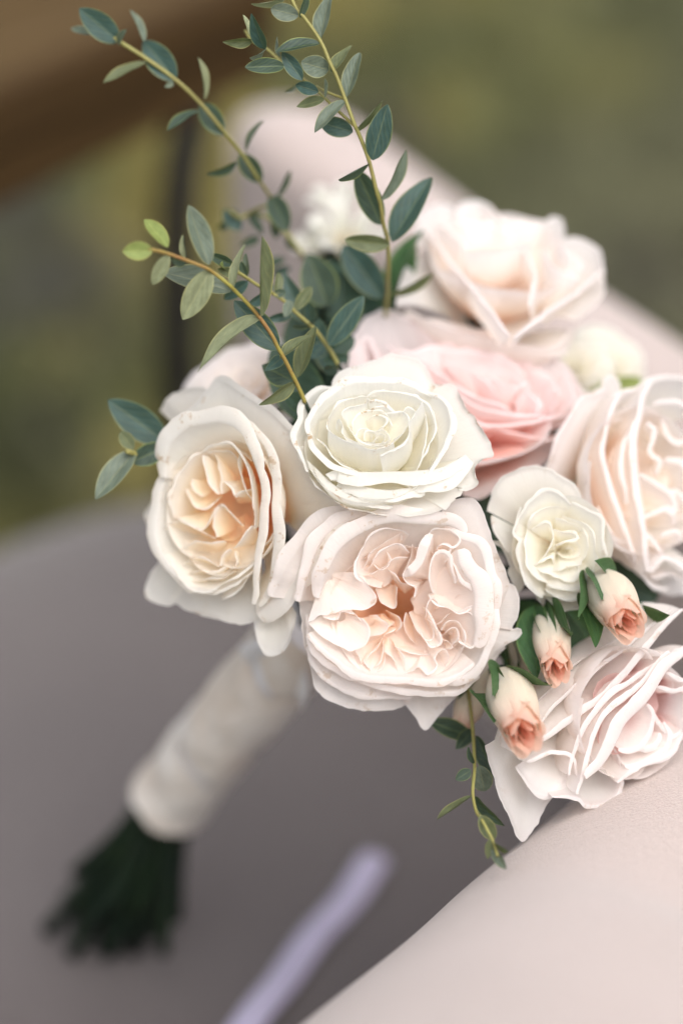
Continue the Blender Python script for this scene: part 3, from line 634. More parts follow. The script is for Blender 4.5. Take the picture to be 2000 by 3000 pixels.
def rose_back():
    s = Rose('garden_rose', 'large pale blush rose standing highest at the back of the bouquet', 1470, 700, 1.045, (.12, .78, .62), 300, (1130, 540, .5548), 'pale', h0=-3, dh=16, rw=.7)
    P = s.petal; s.hip(-40)
    s.floor(.36, -20, 8)
    s.ring(7, .72, -6, 34, 1.7, 0, p=2.4, drop=1, ruf=.2)
    P([(110, 640), (230, 720), (420, 790), (640, 830), (860, 860), (980, 760)], -22, 30, 3, 130, p=3, sh=.7, belly=3, drop=1)
    P([(160, 260), (185, 180), (250, 120), (330, 112), (400, 125)], -4, 26, 3, 130, ruf=.9)
    P([(380, 140), (430, 100), (480, 85), (545, 115), (620, 205), (720, 190)], -3, 26, 4, 130, ruf=.9)
    P([(650, 210), (740, 188), (830, 200), (905, 183), (945, 262)], -4, 26, 3, 130, ruf=.9)
    P([(880, 280), (1000, 290), (1100, 330), (1142, 392), (1130, 500)], -5, 26, 4, 140, ruf=.9)
    P([(165, 180), (260, 290), (360, 420), (480, 560), (580, 690), (660, 800)], -6, 30, 6, 150, ruf=.5, p=2.8, belly=2, drop=0)
    P([(430, 330), (550, 345), (650, 330), (770, 285)], 1, 34, 3, 140, ruf=.4, p=3, belly=3)
    P([(670, 810), (760, 725), (880, 640), (1000, 560), (1135, 450)], -5, 30, 7, 150, ruf=.5, p=2.8, belly=2, drop=0)
    P([(60, 620), (105, 480), (190, 385), (260, 300)], -16, 28, 3, 130, kind='guard', gr=.2)
    P([(1135, 440), (1140, 560), (1090, 640), (1000, 700)], -14, 28, 3, 130, kind='guard')
    P([(90, 690), (250, 740), (450, 790), (620, 830)], -24, 26, 2, 130, kind='guard')
    P([(640, 840), (800, 900), (930, 900), (1000, 760)], -26, 24, 2, 130, kind='guard')
    for pts, b in (([(700, 300), (770, 400), (800, 520), (760, 620)], (850, 460)), ([(820, 330), (880, 430), (960, 480), (1030, 470)], (860, 500)), ([(900, 300), (970, 380), (1060, 400)], (900, 440)), ([(330, 180), (430, 210), (560, 220), (640, 260)], (500, 330)), ([(500, 150), (600, 240), (720, 260)], (560, 330)), ([(260, 200), (380, 300), (440, 330)], (420, 400))):
        P(pts, -1, 22, 4, 145, base=b, ruf=.6, wm=.06)
rose_back()

def rose_right():
    s = Rose('garden_rose', 'pale blush rose with green-flushed outer petals at the right edge', 1905, 1400, .998, (.50, .10, .86), 300, (1560, 1060, .3062), 'pale', h0=-3, dh=14, rw=.72, green=.12)
    s.soft = False; s.lf = .62; P = s.petal; s.hip(-34)
    s.floor(.36, -18, 8)
    s.ring(7, .72, -3, 28, 1.7, 0, p=2.2, drop=1, ruf=.2)
    P([(120, 1060), (280, 700), (470, 380), (600, 330), (690, 300), (700, 200), (760, 165), (805, 240), (790, 380)], -20, 22, 4, 150, kind='guard', ruf=.7, gr=.5, drop=1)
    P([(760, 360), (880, 300), (1020, 280), (1150, 210), (1300, 170), (1480, 190), (1700, 300)], -10, 24, 4, 150, ruf=.7, drop=1)
    P([(250, 1080), (380, 1260), (560, 1440), (690, 1600), (760, 1700)], -22, 20, 2, 120, kind='guard', gr=.45)
    P([(640, 1380), (720, 1560), (820, 1720), (920, 1830), (1020, 1980), (1130, 2110), (1300, 2160)], -10, 24, 4, 150, ruf=.5, gr=.25, drop=1)
    P([(860, 310), (770, 490), (705, 700), (690, 900), (750, 1140), (840, 1400), (920, 1650), (1010, 1900)], -5, 32, 5, 160, ruf=.5, drop=1, p=2.8, belly=2)
    P([(1170, 190), (1080, 350), (1035, 550), (1005, 720), (1000, 900), (1010, 1100), (1060, 1450), (1100, 1780), (1130, 2010)], -1, 32, 7, 160, ruf=.6, drop=1, p=2.6, belly=1.5)
    P([(1000, 640), (900, 790), (865, 950), (885, 1150), (950, 1350)], -3, 28, 5, 160, ruf=.6, p=2.6)
    P([(1140, 1990), (1230, 1850), (1350, 1880), (1500, 1960), (1700, 1960)], -2, 22, 4, 150, ruf=.6, gr=.15)
    P([(1160, 2050), (1290, 2010), (1437, 2060), (1600, 2060)], -9, 22, 3, 140, ruf=.6, gr=.6)
    P([(1180, 2180), (1320, 2230), (1500, 2200), (1700, 2150)], -22, 16, 2, 120, kind='guard', gr=.9)
    for q, (pts, b) in enumerate([([(1020, 1080), (1150, 1175), (1290, 1270), (1345, 1390), (1300, 1440)], (1180, 1350)), ([(1050, 1580), (1150, 1690), (1255, 1830)], (1180, 1600)), ([(1060, 1510), (1180, 1465), (1310, 1450), (1380, 1560)], (1250, 1560)),
                             ([(1110, 560), (1190, 640), (1170, 780), (1140, 860), (1240, 940), (1215, 1080)], (1350, 900)), ([(1250, 560), (1310, 690), (1400, 750), (1500, 740)], (1400, 620)), ([(1260, 960), (1370, 1000), (1437, 1060), (1500, 1200)], (1400, 1150)),
                             ([(1240, 1690), (1350, 1640), (1437, 1700)], (1360, 1760)), ([(1160, 420), (1260, 400), (1420, 440), (1560, 520)], (1400, 560)), ([(1300, 1240), (1400, 1300), (1500, 1420)], (1420, 1360))]):
        P(pts, -1-(q % 3), 16, 4, 150, base=b, ruf=.7, wm=.12, drop=1)
rose_right()

def rose_lower():
    s = Rose('garden_rose', 'blush white rose with a dusky pink heart resting on the chair arm', 1870, 2095, .952, (.52, -.10, .85), 330, (1380, 1720, .3954), 'mauve', h0=-7, dh=10, rw=.42)
    s.wc = (.30, .05); s.soft = False; s.lf = .7; P = s.petal; s.hip(-40)
    s.floor(.36, -18, 8)
    s.ring(7, .62, -5, 30, 1.7, 0, p=2.2, drop=1, ruf=.2)
    P([(130, 1180), (180, 1450), (255, 1650), (345, 1850), (400, 1872), (475, 1750), (560, 1620), (660, 1530)], -22, 16, 2, 120, kind='guard', base=(560, 1000), ruf=.4)
    P([(360, 1330), (420, 1450), (510, 1520), (610, 1520), (745, 1390)], -14, 18, 3, 140, kind='guard', base=(800, 1100), ruf=.5)
    P([(620, 1560), (780, 1550), (860, 1606), (1000, 1592), (1090, 1500), (1112, 1320), (1085, 1200)], -8, 20, 3, 130, ruf=.6)
    P([(400, 1270), (470, 1190), (620, 1090), (800, 960), (1000, 810), (1200, 600), (1400, 350), (1580, 170)], -9, 34, 5, 160, ruf=.5, p=3.4, sh=.75, belly=3, drop=1)
    P([(395, 1250), (440, 1130), (560, 960), (760, 760), (1000, 570), (1300, 330), (1500, 180)], -13, 34, 3, 140, ruf=.5, p=3.4, sh=.7, belly=4, drop=1)
    P([(420, 1290), (540, 1230), (640, 1210), (760, 1250), (800, 1400)], -8, 26, 3, 140, ruf=.4, p=3, belly=2, drop=1)
    P([(440, 1000), (520, 840), (680, 660), (880, 500), (1100, 380), (1350, 200)], -20, 26, 2, 130, p=3, sh=.7, belly=3, gr=.2)
    P([(740, 1400), (770, 1250), (850, 1050), (960, 900), (1060, 800), (1220, 690), (1460, 540), (1600, 440)], -7, 28, 4.5, 160, ruf=.5, drop=1, p=2.8)
    P([(800, 1540), (855, 1360), (900, 1160), (985, 970), (1130, 850), (1300, 690), (1480, 480)], -4, 28, 4.5, 160, ruf=.5, drop=1, p=2.6)
    P([(860, 1430), (960, 1340), (1060, 1180), (1150, 1000), (1275, 880), (1350, 780), (1450, 620), (1600, 500)], -1, 24, 10, 165, ruf=.5, drop=1)
    P([(1100, 1450), (1180, 1360), (1320, 1290), (1480, 1200), (1600, 1080)], -3, 22, 3, 150, ruf=.5)
    for q, (pts, b) in enumerate([([(1095, 1190), (1200, 1180), (1300, 1085), (1340, 960), (1300, 880)], (1180, 1050)), ([(1145, 1325), (1300, 1270), (1425, 1180), (1450, 1090), (1420, 1010)], (1320, 1120)), ([(1320, 870), (1400, 1000), (1480, 1095), (1580, 1050)], (1450, 930)),
                             ([(1380, 750), (1470, 790), (1568, 775), (1650, 800)], (1500, 850)), ([(1450, 640), (1530, 700), (1640, 690)], (1540, 780)), ([(1240, 1180), (1350, 1150), (1400, 1080)], (1300, 1100))]):
        P(pts, -3-(q % 3), 16, 3.5, 150, base=b, ruf=.6, wm=.25 if q in (2, 3, 4) else .08, drop=1)
rose_lower()

def rose_spray():
    s = Rose('spray_rose', 'small greenish white spray rose nestled right of the blush rose', 1648, 1605, .966, (.10, -.02, 1), 205, (1380, 1330, .2806), 'green', h0=-2, dh=14, rw=.6, green=.15)
    P = s.petal; s.hip(-22)
    s.floor(.36, -15, 8)
    s.ring(6, .74, -3, 20, 1.7, 0, p=2.2, drop=1, ruf=.2)
    P([(180, 600), (220, 400), (300, 260), (450, 172), (640, 130), (800, 170), (920, 258), (1060, 350), (1160, 520)], -10, 14, 2.5, 140, kind='guard', ruf=.4, gr=.25)
    P([(230, 640), (270, 800), (350, 930), (440, 1080), (520, 1200)], -8, 12, 3, 150, kind='guard', gr=.2)
    P([(235, 900), (320, 960), (385, 1100), (440, 1180), (390, 1240), (440, 1330), (500, 1460)], -10, 10, 1.5, 130, kind='guard', gr=1.0, ruf=.7)
    P([(540, 1340), (640, 1420), (720, 1560), (770, 1600)], -9, 10, 1.5, 130, kind='guard', gr=.8)
    P([(540, 560), (500, 680), (450, 820), (530, 900), (512, 1080), (545, 1250), (640, 1380), (760, 1495)], 0, 18, 3.2, 150, ruf=.7, gr=.3)
    P([(700, 1430), (830, 1565), (905, 1632), (1050, 1612), (1200, 1580), (1345, 1480), (1420, 1250), (1405, 1050)], -5, 16, 2.4, 130, ruf=.6, kind='cup')
    P([(780, 1420), (880, 1490), (1000, 1518), (1110, 1475), (1250, 1420), (1340, 1330), (1362, 1100)], 0, 16, 3.2, 150, ruf=.7)
    P([(1380, 1180), (1360, 1000), (1350, 840), (1325, 680), (1200, 600), (1050, 520)], 0, 18, 3, 150, ruf=.6)
    P([(510, 720), (590, 545), (710, 445), (800, 395), (900, 420), (1060, 530)], 1.5, 18, 4, 150, ruf=.7)
    P([(600, 780), (660, 640), (780, 560), (900, 540), (1000, 560)], 1, 16, 2.2, 140, ruf=.6)
    P([(600, 790), (575, 940), (600, 1140), (680, 1270), (840, 1370)], 1, 16, 2, 140, ruf=.6)
    P([(800, 1350), (960, 1395), (1090, 1385), (1210, 1330), (1290, 1200)], 1, 15, 2, 140, ruf=.7)
    P([(1280, 1260), (1305, 1050), (1250, 820), (1120, 690), (960, 640)], 1, 16, 2, 140, ruf=.6)
    P([(640, 800), (760, 730), (820, 760), (850, 880), (800, 1000), (740, 1090)], 2, 14, 2.6, 140, ruf=.7)
    P([(860, 790), (960, 830), (1080, 860), (990, 890), (880, 950)], 2, 12, 2.2, 140, ruf=.6, wm=.05)
    P([(880, 690), (980, 700), (1110, 740), (1180, 840)], .5, 13, 1.6, 140, ruf=.6, wm=.15)
    P([(1160, 780), (1210, 920), (1220, 1060), (1160, 1170)], 1, 13, 1.6, 140, ruf=.6)
    P([(640, 1170), (740, 1090), (850, 1060), (880, 1160)], .8, 12, 1.8, 140, ruf=.6)
    P([(850, 1210), (1000, 1180), (1130, 1160), (1180, 1080)], 1.5, 12, 1.8, 140, ruf=.6)
    P([(680, 1190), (800, 1230), (920, 1310), (1050, 1320), (1110, 1260), (1120, 1180)], 1, 12, 1.8, 140, ruf=.8)
    P([(870, 1010), (895, 950), (980, 912), (1080, 905), (1145, 970), (1130, 1050), (1050, 1102), (950, 1080), (900, 1030)], 0, 10, 1.3, 130, ruf=.5, base=(1010, 1000), wm=.15)
    P([(930, 1030), (960, 965), (1040, 960), (1075, 1010), (1030, 1050)], -.6, 9, 1, 130, ruf=.4, base=(1005, 1005), wm=.25)
    P([(980, 1020), (1005, 985), (1035, 1010)], -1, 7, .6, 130, ruf=.3, base=(1005, 1010), wm=.3)
rose_spray()

def rose_generic(label, cx, cy, D, n, R, mat, name='garden_rose', wm=0.0, gr=0.0, layers=4, cat='rose', group='roses of the bouquet'):
    s = Rose(name, label, cx, cy, D, n, R, (0, 0, 1), mat, h0=-3, dh=14, rw=.5, green=gr, cat=cat, group=group); s.hip(-s.R*620)
    mm = s.R*1000
    s.ring(5, .98, -.22*mm, .55*mm, 1.5, 3, 120, kind='guard', ruf=.8, drop=2)
    s.ring(5, .80, -.05*mm, .65*mm, 1.6, 3.5, 145, a0=.6, ruf=.7, drop=2)
    s.ring(5, .60, .02*mm, .62*mm, 1.6, 2.5, 145, a0=.2, ruf=.7, drop=2)
    s.ring(4, .42, .04*mm, .5*mm, 1.6, 2, 140, a0=.9, ruf=.7, drop=1.5, wm=wm)
    s.floor(.45, -.35*mm, .15*mm)
    s.heart(7, .28, .03*mm, .4*mm, lip=1.2, roll=130, ruf=.5, drop=1, wm=wm)
    return s
rose_generic('white rose partly hidden behind the cream rose, under the eucalyptus', 705, 1120, 1.035, (-.35, .62, .70), 205, 'pale')
rose_generic('small cream spray rose at far right behind the pale blush roses', 1775, 1045, 1.085, (.30, .60, .74), 140, 'green', 'spray_rose', gr=.25)

rose_generic('cream spray rose between the back rose and the far right one', 1690, 1060, 1.06, (.15, .55, .82), 110, 'green', 'spray_rose', gr=.2)

# ------------------------------------------------------------------ buds
def sepal(root, Mi, B, T, w, bend, mat, name='sepal'):
    return leaf(root, B, T, w, mat, roll=.5, bend=bend, name=name, kind=3)
# ------------------------------------------------------------------ leaves
def leaf_mesh(kind):
    prof = {0: lambda t: math.sin(math.pi*t**.90)**.66, 1: lambda t: math.sin(math.pi*t**.74)**.8, 2: lambda t: math.sin(math.pi*t**1.0)**.52, 3: lambda t: (math.sin(math.pi*min(1, t**.55)))**1.1}[kind]
    nl, nw = 15, 9; V, UV = [], []
    for i in range(nl):
        t = i/(nl-1); hw = .5*max(prof(min(max(t, .004), .996)), .03)
        for j in range(nw):
            x = -1+2*j/(nw-1)
            V.append((x*hw, t, .10*abs(x)*hw*2+.012*math.sin(9*t+2*x)*abs(x))); UV.append((.5+x*.5, t))
    return V, UV, grid_faces(nl, nw)
LMESH = {}
def leaf_data(kind, mat, bend):
    key = (kind, mat.name, bend)
    if key not in LMESH:
        V, UV, F = leaf_mesh(kind); V = [(x, y, z-bend*y*y*.9) for x, y, z in V]
        me = bpy.data.meshes.new('leaf'); me.from_pydata(V, [], F); me.polygons.foreach_set('use_smooth', [True]*len(F))
        l = me.uv_layers.new(name='UVMap'); vi = np.empty(len(me.loops), np.int32); me.loops.foreach_get('vertex_index', vi); l.data.foreach_set('uv', np.asarray(UV, np.float32)[vi].ravel())
        me.materials.append(mat); LMESH[key] = me
    return LMESH[key]
def leaf(root, B, T, wpx, mat, roll=None, bend=.12, name='leaf', kind=0):
    """B, T are points; wpx the visible width in photo pixels. The blade is turned about its own axis so that it shows that width."""
    B = np.array(B); T = np.array(T); ax = T-B; L = np.linalg.norm(ax); ax = ax/L
    vd = (B+T)/2-CAM; dist = np.dot(vd, FW); vd = vd/np.linalg.norm(vd); wv = wpx/K*dist
    wr = max(wv, .40*L); tilt = math.acos(min(1, wv/wr)) if roll is None else roll
    side = np.cross(ax, -vd); side /= np.linalg.norm(side); nrm = np.cross(side, ax)
    if nrm @ (-vd) < 0: nrm = -nrm
    sg = 1 if (hash((round(B[0], 4), round(T[2], 4))) % 2) else -1
    s2 = side*math.cos(tilt)+nrm*math.sin(tilt)*sg; n2 = np.cross(s2, ax)
    if n2 @ (-vd) < 0: s2 = -s2; n2 = -n2
    Mw = Matrix(((s2[0]*wr, ax[0]*L, n2[0]*L, B[0]), (s2[1]*wr, ax[1]*L, n2[1]*L, B[1]), (s2[2]*wr, ax[2]*L, n2[2]*L, B[2]), (0, 0, 0, 1)))
    o = bpy.data.objects.new(name, leaf_data(kind, mat, bend)); COL.objects.link(o); o.parent = root
    o.matrix_local = root.matrix_world.inverted() @ Mw
    return o

def sprig(label, frame, stem, D0, D1, leaves, twigs=(), rad=(.0011, .0013), mat=None, tail=True, group='eucalyptus sprigs of the bouquet', name='eucalyptus_sprig', cat='eucalyptus sprig', pw=1.0):
    """stem listed from tip to root in zoom coordinates (frame = origin x, y, scale) and depth D0 at the tip to D1 at the root"""
    fx, fy, fs = frame; S = [(fx+x*fs, fy+y*fs) for x, y in stem]; m = len(S)
    Ds = D0+(D1-D0)*np.linspace(0, 1, m)**pw; P = [at(x, y, d) for (x, y), d in zip(S, Ds)]
    root = thing(name, label, cat, Matrix.Translation(P[-1]), group); bpy.context.view_layer.update()
    path = list(P); rr = list(np.linspace(rad[0], rad[1], m))
    if tail:
        d = P[-1]-P[-2]; d = d/np.linalg.norm(d); q = stem_path(P[-1]+d*.01, d*.5+AX*.5, .03); Vq, Fq = tube_data([p-P[-1] for p in [P[-1]-d*.002]+q], [rad[1]]*4+[rad[1]*1.5, .0030, .0034, .0034], 7, 44); mesh_obj('stem', Vq, Fq, M_STEM, root)
    V, F = tube_data([p-P[-1] for p in path], rr, 7, 14*len(path)//2); mesh_obj('stem', V, F, mat or M_TWIG, root)
    def depth(x, y):
        k = np.argmin([(x-a)**2+(y-b)**2 for a, b in S]); return Ds[k]
    for tw in twigs:
        Q = [(fx+x*fs, fy+y*fs) for x, y in tw]; d0 = depth(*Q[0]); pts = [at(x, y, d0+.004*k) for k, (x, y) in enumerate(Q)]
        V, F = tube_data([p-P[-1] for p in pts], [rad[0]*.95, rad[0]*.7], 6); mesh_obj('twig', V, F, M_TWIG, root)
    for i, L in enumerate(leaves):
        x0, y0, x1, y1, wd, c = L[:6]; ex = L[6] if len(L) > 6 else {}
        a = (fx+x0*fs, fy+y0*fs); b = (fx+x1*fs, fy+y1*fs); d0 = depth(*a)+ex.get('d', 0.0); dt = ex.get('t', random.uniform(-.010, .006))
        leaf(root, at(*a, d0), at(*b, d0+dt), wd*fs, LM[c], bend=ex.get('b', round(random.choice((-.08, .05, .12, .18)), 2)), kind=ex.get('k', random.choice((0, 0, 1, 2)) if wd > 60 else 0))
    return root

F1 = (640, 0, .4145)
def f2(x, y): return ((850+x*.287-640)/.4145, (400+y*.287)/.4145)
def L2(x0, y0, x1, y1, wd, c, ex=None): return (*f2(x0, y0), *f2(x1, y1), wd*.287/.4145, c, ex or {})
sprig('tall eucalyptus sprig rising past the top edge in front of the backrest', F1,
      [(470, -110), (520, 0), (560, 80), (610, 130), (720, 290), (790, 450), (830, 530), (890, 690), (960, 880), (1000, 970), (1060, 1130)]+[f2(*q) for q in ((880, 560), (920, 700), (950, 900), (990, 1050), (1000, 1250), (995, 1450), (990, 1600), (975, 1800), (965, 1980))], .950, 1.05,
      [(565, 112, 375, 62, 130, 'g', {'k': 2}), (575, 125, 622, -45, 55, 'd'), (722, 280, 772, -60, 115, 'g'), (712, 308, 402, 342, 80, 'd'), (480, -20, 245, 62, 42, 'p'), (778, 495, 588, 440, 160, 'g', {'k': 2, 'd': .004}), (798, 518, 935, 312, 78, 'o'), (905, 690, 992, 368, 108, 'g'),
       (895, 712, 668, 918, 92, 'g'), (948, 932, 722, 866, 140, 't', {'d': .006}), (968, 922, 1142, 698, 42, 'o'), (1085, 1130, 1192, 742, 180, 't', {'k': 0}), (706, 650, 540, 596, 98, 't'), (748, 702, 555, 762, 76, 'o'), (748, 690, 738, 552, 30, 'g'),
       (592, 566, 453, 372, 112, 't'), (462, 468, 203, 468, 112, 'd'), (326, 348, 228, 103, 98, 't'), (242, 290, 33, 302, 72, 'o'), (216, 244, 184, 98, 36, 'p'), (440, 400, 408, 258, 30, 'g'), (330, 345, 250, 430, 14, 'g'),(560,600,470,655,30,'g',{'d':.03}),
       L2(812, 272, 473, 418, 75, 'd'), L2(925, 900, 682, 345, 250, 'd', {'k': 2, 'd': .006}), L2(930, 645, 1197, 138, 120, 'g'), L2(1040, 1075, 1395, 400, 275, 't', {'k': 0}), L2(1012, 1100, 573, 1066, 180, 'o', {'k': 2}), L2(942, 1645, 543, 1105, 330, 't', {'k': 2, 'd': .006}),
       L2(1030, 1612, 1475, 1400, 100, 'o'), L2(1040, 1600, 1300, 930, 130, 'r', {'d': .012}), L2(1000, 1900, 1085, 1640, 90, 'k', {'d': .01})],
      [[(900, 700), (800, 665), (735, 635), (690, 610)], [(960, 890), (850, 790), (760, 705), (690, 640), (600, 560), (470, 465), (340, 345), (240, 290), (190, 215)]], rad=(.0007, .0010), pw=3.5)
F3 = (340, 580, .3189)
def f4(x, y): return ((640+x*.3061-340)/.3189, (680+y*.3061-580)/.3189)
def L4(x0, y0, x1, y1, wd, c, ex=None): return (*f4(x0, y0), *f4(x1, y1), wd*.3061/.3189, c, ex or {})
sprig('olive eucalyptus sprig leaning left between the cream and ivory roses', F3,
      [(300, 470), (400, 490), (500, 520), (640, 570), (820, 640), (900, 690), (1040, 800), (1100, 860), (1200, 960), (1320, 1100), (1430, 1260), (1490, 1380)]+[f4(*q) for q in ((640, 1230), (700, 1350), (750, 1450), (800, 1560), (835, 1650))], .912, .962,
      [(335, 480, 68, 490, 172, 'l', {'k': 0}), (475, 450, 265, 185, 135, 'l'), (485, 520, 328, 805, 135, 'p', {'k': 0}), (645, 560, 588, 348, 52, 'p'), (852, 610, 648, 72, 205, 'g', {'k': 0}), (1055, 855, 428, 648, 230, 'g', {'k': 0, 'd': .006}), (872, 660, 608, 1125, 235, 'p', {'k': 0}),
       (1078, 865, 1168, 425, 74, 'p'), (1330, 1085, 1285, 342, 128, 'o', {'k': 0, 't': -.012}), (1325, 1108, 686, 1508, 138, 'p', {'k': 1, 'b': .18}), (1490, 1395, 1088, 945, 270, 't', {'k': 0, 'd': .006}), (640, 590, 490, 560, 110, 'd', {'d': .01}),
       L4(590, 1215, 868, 958, 100, 'o', {'k': 0}), L4(735, 1430, 398, 1665, 115, 'o', {'k': 1}), L4(755, 1400, 955, 915, 155, 'o', {'d': .008}), L4(700, 1420, 412, 1270, 240, 'd', {'d': .012}), L4(830, 1660, 630, 1560, 190, 'k', {'d': .012}), L4(610, 1200, 470, 1310, 120, 't', {'d': .01}), L4(720,1430,480,1400,160,'d',{'d':.015})],
      rad=(.0007, .0009), mat=M_TWIGR)
sprig('small eucalyptus sprig with rounded leaves just behind the olive sprig', F3,
      [(970, 635), (1050, 660), (1130, 690), (1210, 740), (1300, 800), (1400, 850), (1440, 880), (1540, 945)]+[f4(*q) for q in ((720, 750), (830, 850), (930, 940), (1010, 1050), (1080, 1150), (1160, 1300))], .962, .990,
      [(1072, 612, 868, 528, 105, 'd', {'k': 2}), (1074, 705, 966, 660, 92, 'o', {'k': 2}), (985, 640, 965, 610, 22, 'l'), (1214, 702, 1188, 512, 62, 'g', {'k': 2}), (1196, 742, 1138, 578, 74, 'd', {'k': 2}), (1214, 765, 985, 935, 130, 't', {'k': 0}), (1432, 868, 1368, 738, 95, 'g', {'k': 2}), (1462, 885, 1513, 678, 78, 'o', {'k': 2}),
       (1400, 890, 1200, 965, 110, 't', {'k': 2}), (1440, 890, 1560, 860, 80, 'd'), (1390, 860, 1360, 760, 80, 'd'),
       L4(684, 650, 640, 798, 95, 'g', {'k': 2}), L4(692, 790, 462, 842, 92, 't'), L4(732, 745, 884, 528, 115, 'o', {'k': 2}), L4(840, 860, 605, 395, 200, 't', {'d': .014}), L4(924, 858, 708, 912, 42, 'd'), L4(1055, 1085, 1383, 615, 230, 't', {'k': 0, 'd': -.006}), L4(1000, 1240, 1260, 1190, 115, 'k'),
       L4(890, 860, 860, 650, 120, 't', {'d': .014}), L4(1010, 1080, 880, 1200, 150, 't', {'d': .01}), L4(970, 1050, 960, 820, 170, 't', {'d': .012}), L4(1080, 1150, 1300, 1010, 180, 'k', {'d': .015}), L4(1150, 1300, 980, 1330, 120, 'k', {'d': .01})], rad=(.0007, .0009))
FS1 = (200, 0, .4464)
sprig('long blurred eucalyptus sprig reaching to the top left corner', FS1,
      [(300, 245), (330, 270), (490, 370), (700, 520), (860, 670), (1020, 860), (1140, 1010), (1250, 1180), (1330, 1300), (1400, 1440), (1480, 1600), (1560, 1720), (1640, 1860)], .985, 1.12,
      [(335, 275, 75, 55, 172, 't', {'k': 0}), (160, 225, 25, 195, 55, 'g'), (495, 270, 412, 55, 52, 'g'), (705, 530, 488, 255, 180, 't', {'k': 0}), (505, 412, 238, 565, 62, 'o'), (892, 650, 893, 380, 36, 'p'), (1018, 885, 865, 672, 145, 'd', {'k': 2}), (852, 728, 648, 848, 56, 'd'),
       (1168, 1000, 1245, 785, 32, 'g'), (1265, 1195, 1128, 1012, 135, 'd', {'k': 2}), (1112, 1058, 938, 1165, 52, 'd'), (1368, 1295, 1445, 1105, 42, 'd'), (1335, 1285, 1430, 1500, 145, 'd', {'k': 2}), (1360, 1400, 1362, 1570, 80, 'd'), (690, 540, 640, 570, 40, 'g'), (330, 290, 360, 200, 40, 'g')],
      [[(1330, 1345), (1260, 1360), (1200, 1390), (1130, 1430)]], rad=(.0009, .0007), pw=3.0)
sprig('tiny blurred eucalyptus sprig low in front of the pink backrest', FS1,
      [(1050, 1375), (1130, 1430), (1200, 1400), (1290, 1420), (1400, 1500), (1560, 1700)], 1.03, 1.045,
      [(1130, 1510, 1025, 1370, 115, 't', {'k': 2}), (1065, 1465, 975, 1505, 52, 'd'), (1185, 1405, 1275, 1545, 62, 'd'), (1255, 1560, 1128, 1615, 64, 'd'), (1290, 1420, 1200, 1400, 40, 'd'), (1420, 1700, 1290, 1750, 60, 'd'), (1460, 1760, 1330, 1800, 60, 't'), (1500, 1640, 1420, 1560, 50, 'd')], rad=(.0008, .001))
sprig('short eucalyptus tip sticking out left of the cream rose', (200, 550, .574),
      [(300, 1345), (345, 1360), (420, 1390), (520, 1400), (620, 1390)], .972, .995,
      [(505, 1305, 208, 1085, 172, 't', {'k': 0}), (342, 1345, 136, 1575, 118, 'g', {'k': 0}), (325, 1400, 515, 1315, 112, 'd', {'k': 0, 't': 0}), (335, 1335, 265, 1245, 75, 'o')], rad=(.0011, .0013))
sprig('small eucalyptus sprig hanging below the blush rose and peach bud', (1250, 1950, .268),
      [(770, 2080), (720, 1920), (600, 1690), (540, 1600), (500, 1400), (515, 1200), (520, 1080), (512, 900), (505, 760), (480, 500), (440, 200)], .915, .985,
      [(540, 770, 765, 1225, 170, 'd', {'k': 0}), (570, 1095, 632, 1392, 235, 'g', {'k': 2}), (480, 1145, 318, 1245, 130, 'd'), (490, 1425, 126, 1714, 62, 'o'), (530, 1432, 818, 1774, 112, 'd'), (580, 1640, 735, 1905, 175, 'o', {'k': 2}), (690, 1900, 662, 2115, 92, 'o'), (742, 1930, 876, 2032, 42, 'o'), (708, 1995, 884, 2225, 112, 'g', {'k': 0}),
       (470, 780, 40, 610, 210, 'd', {'d': .012}), (500, 700, 330, 900, 160, 'd', {'d': .01}), (520, 1080, 440, 900, 60, 'd')], rad=(.0006, .0008))

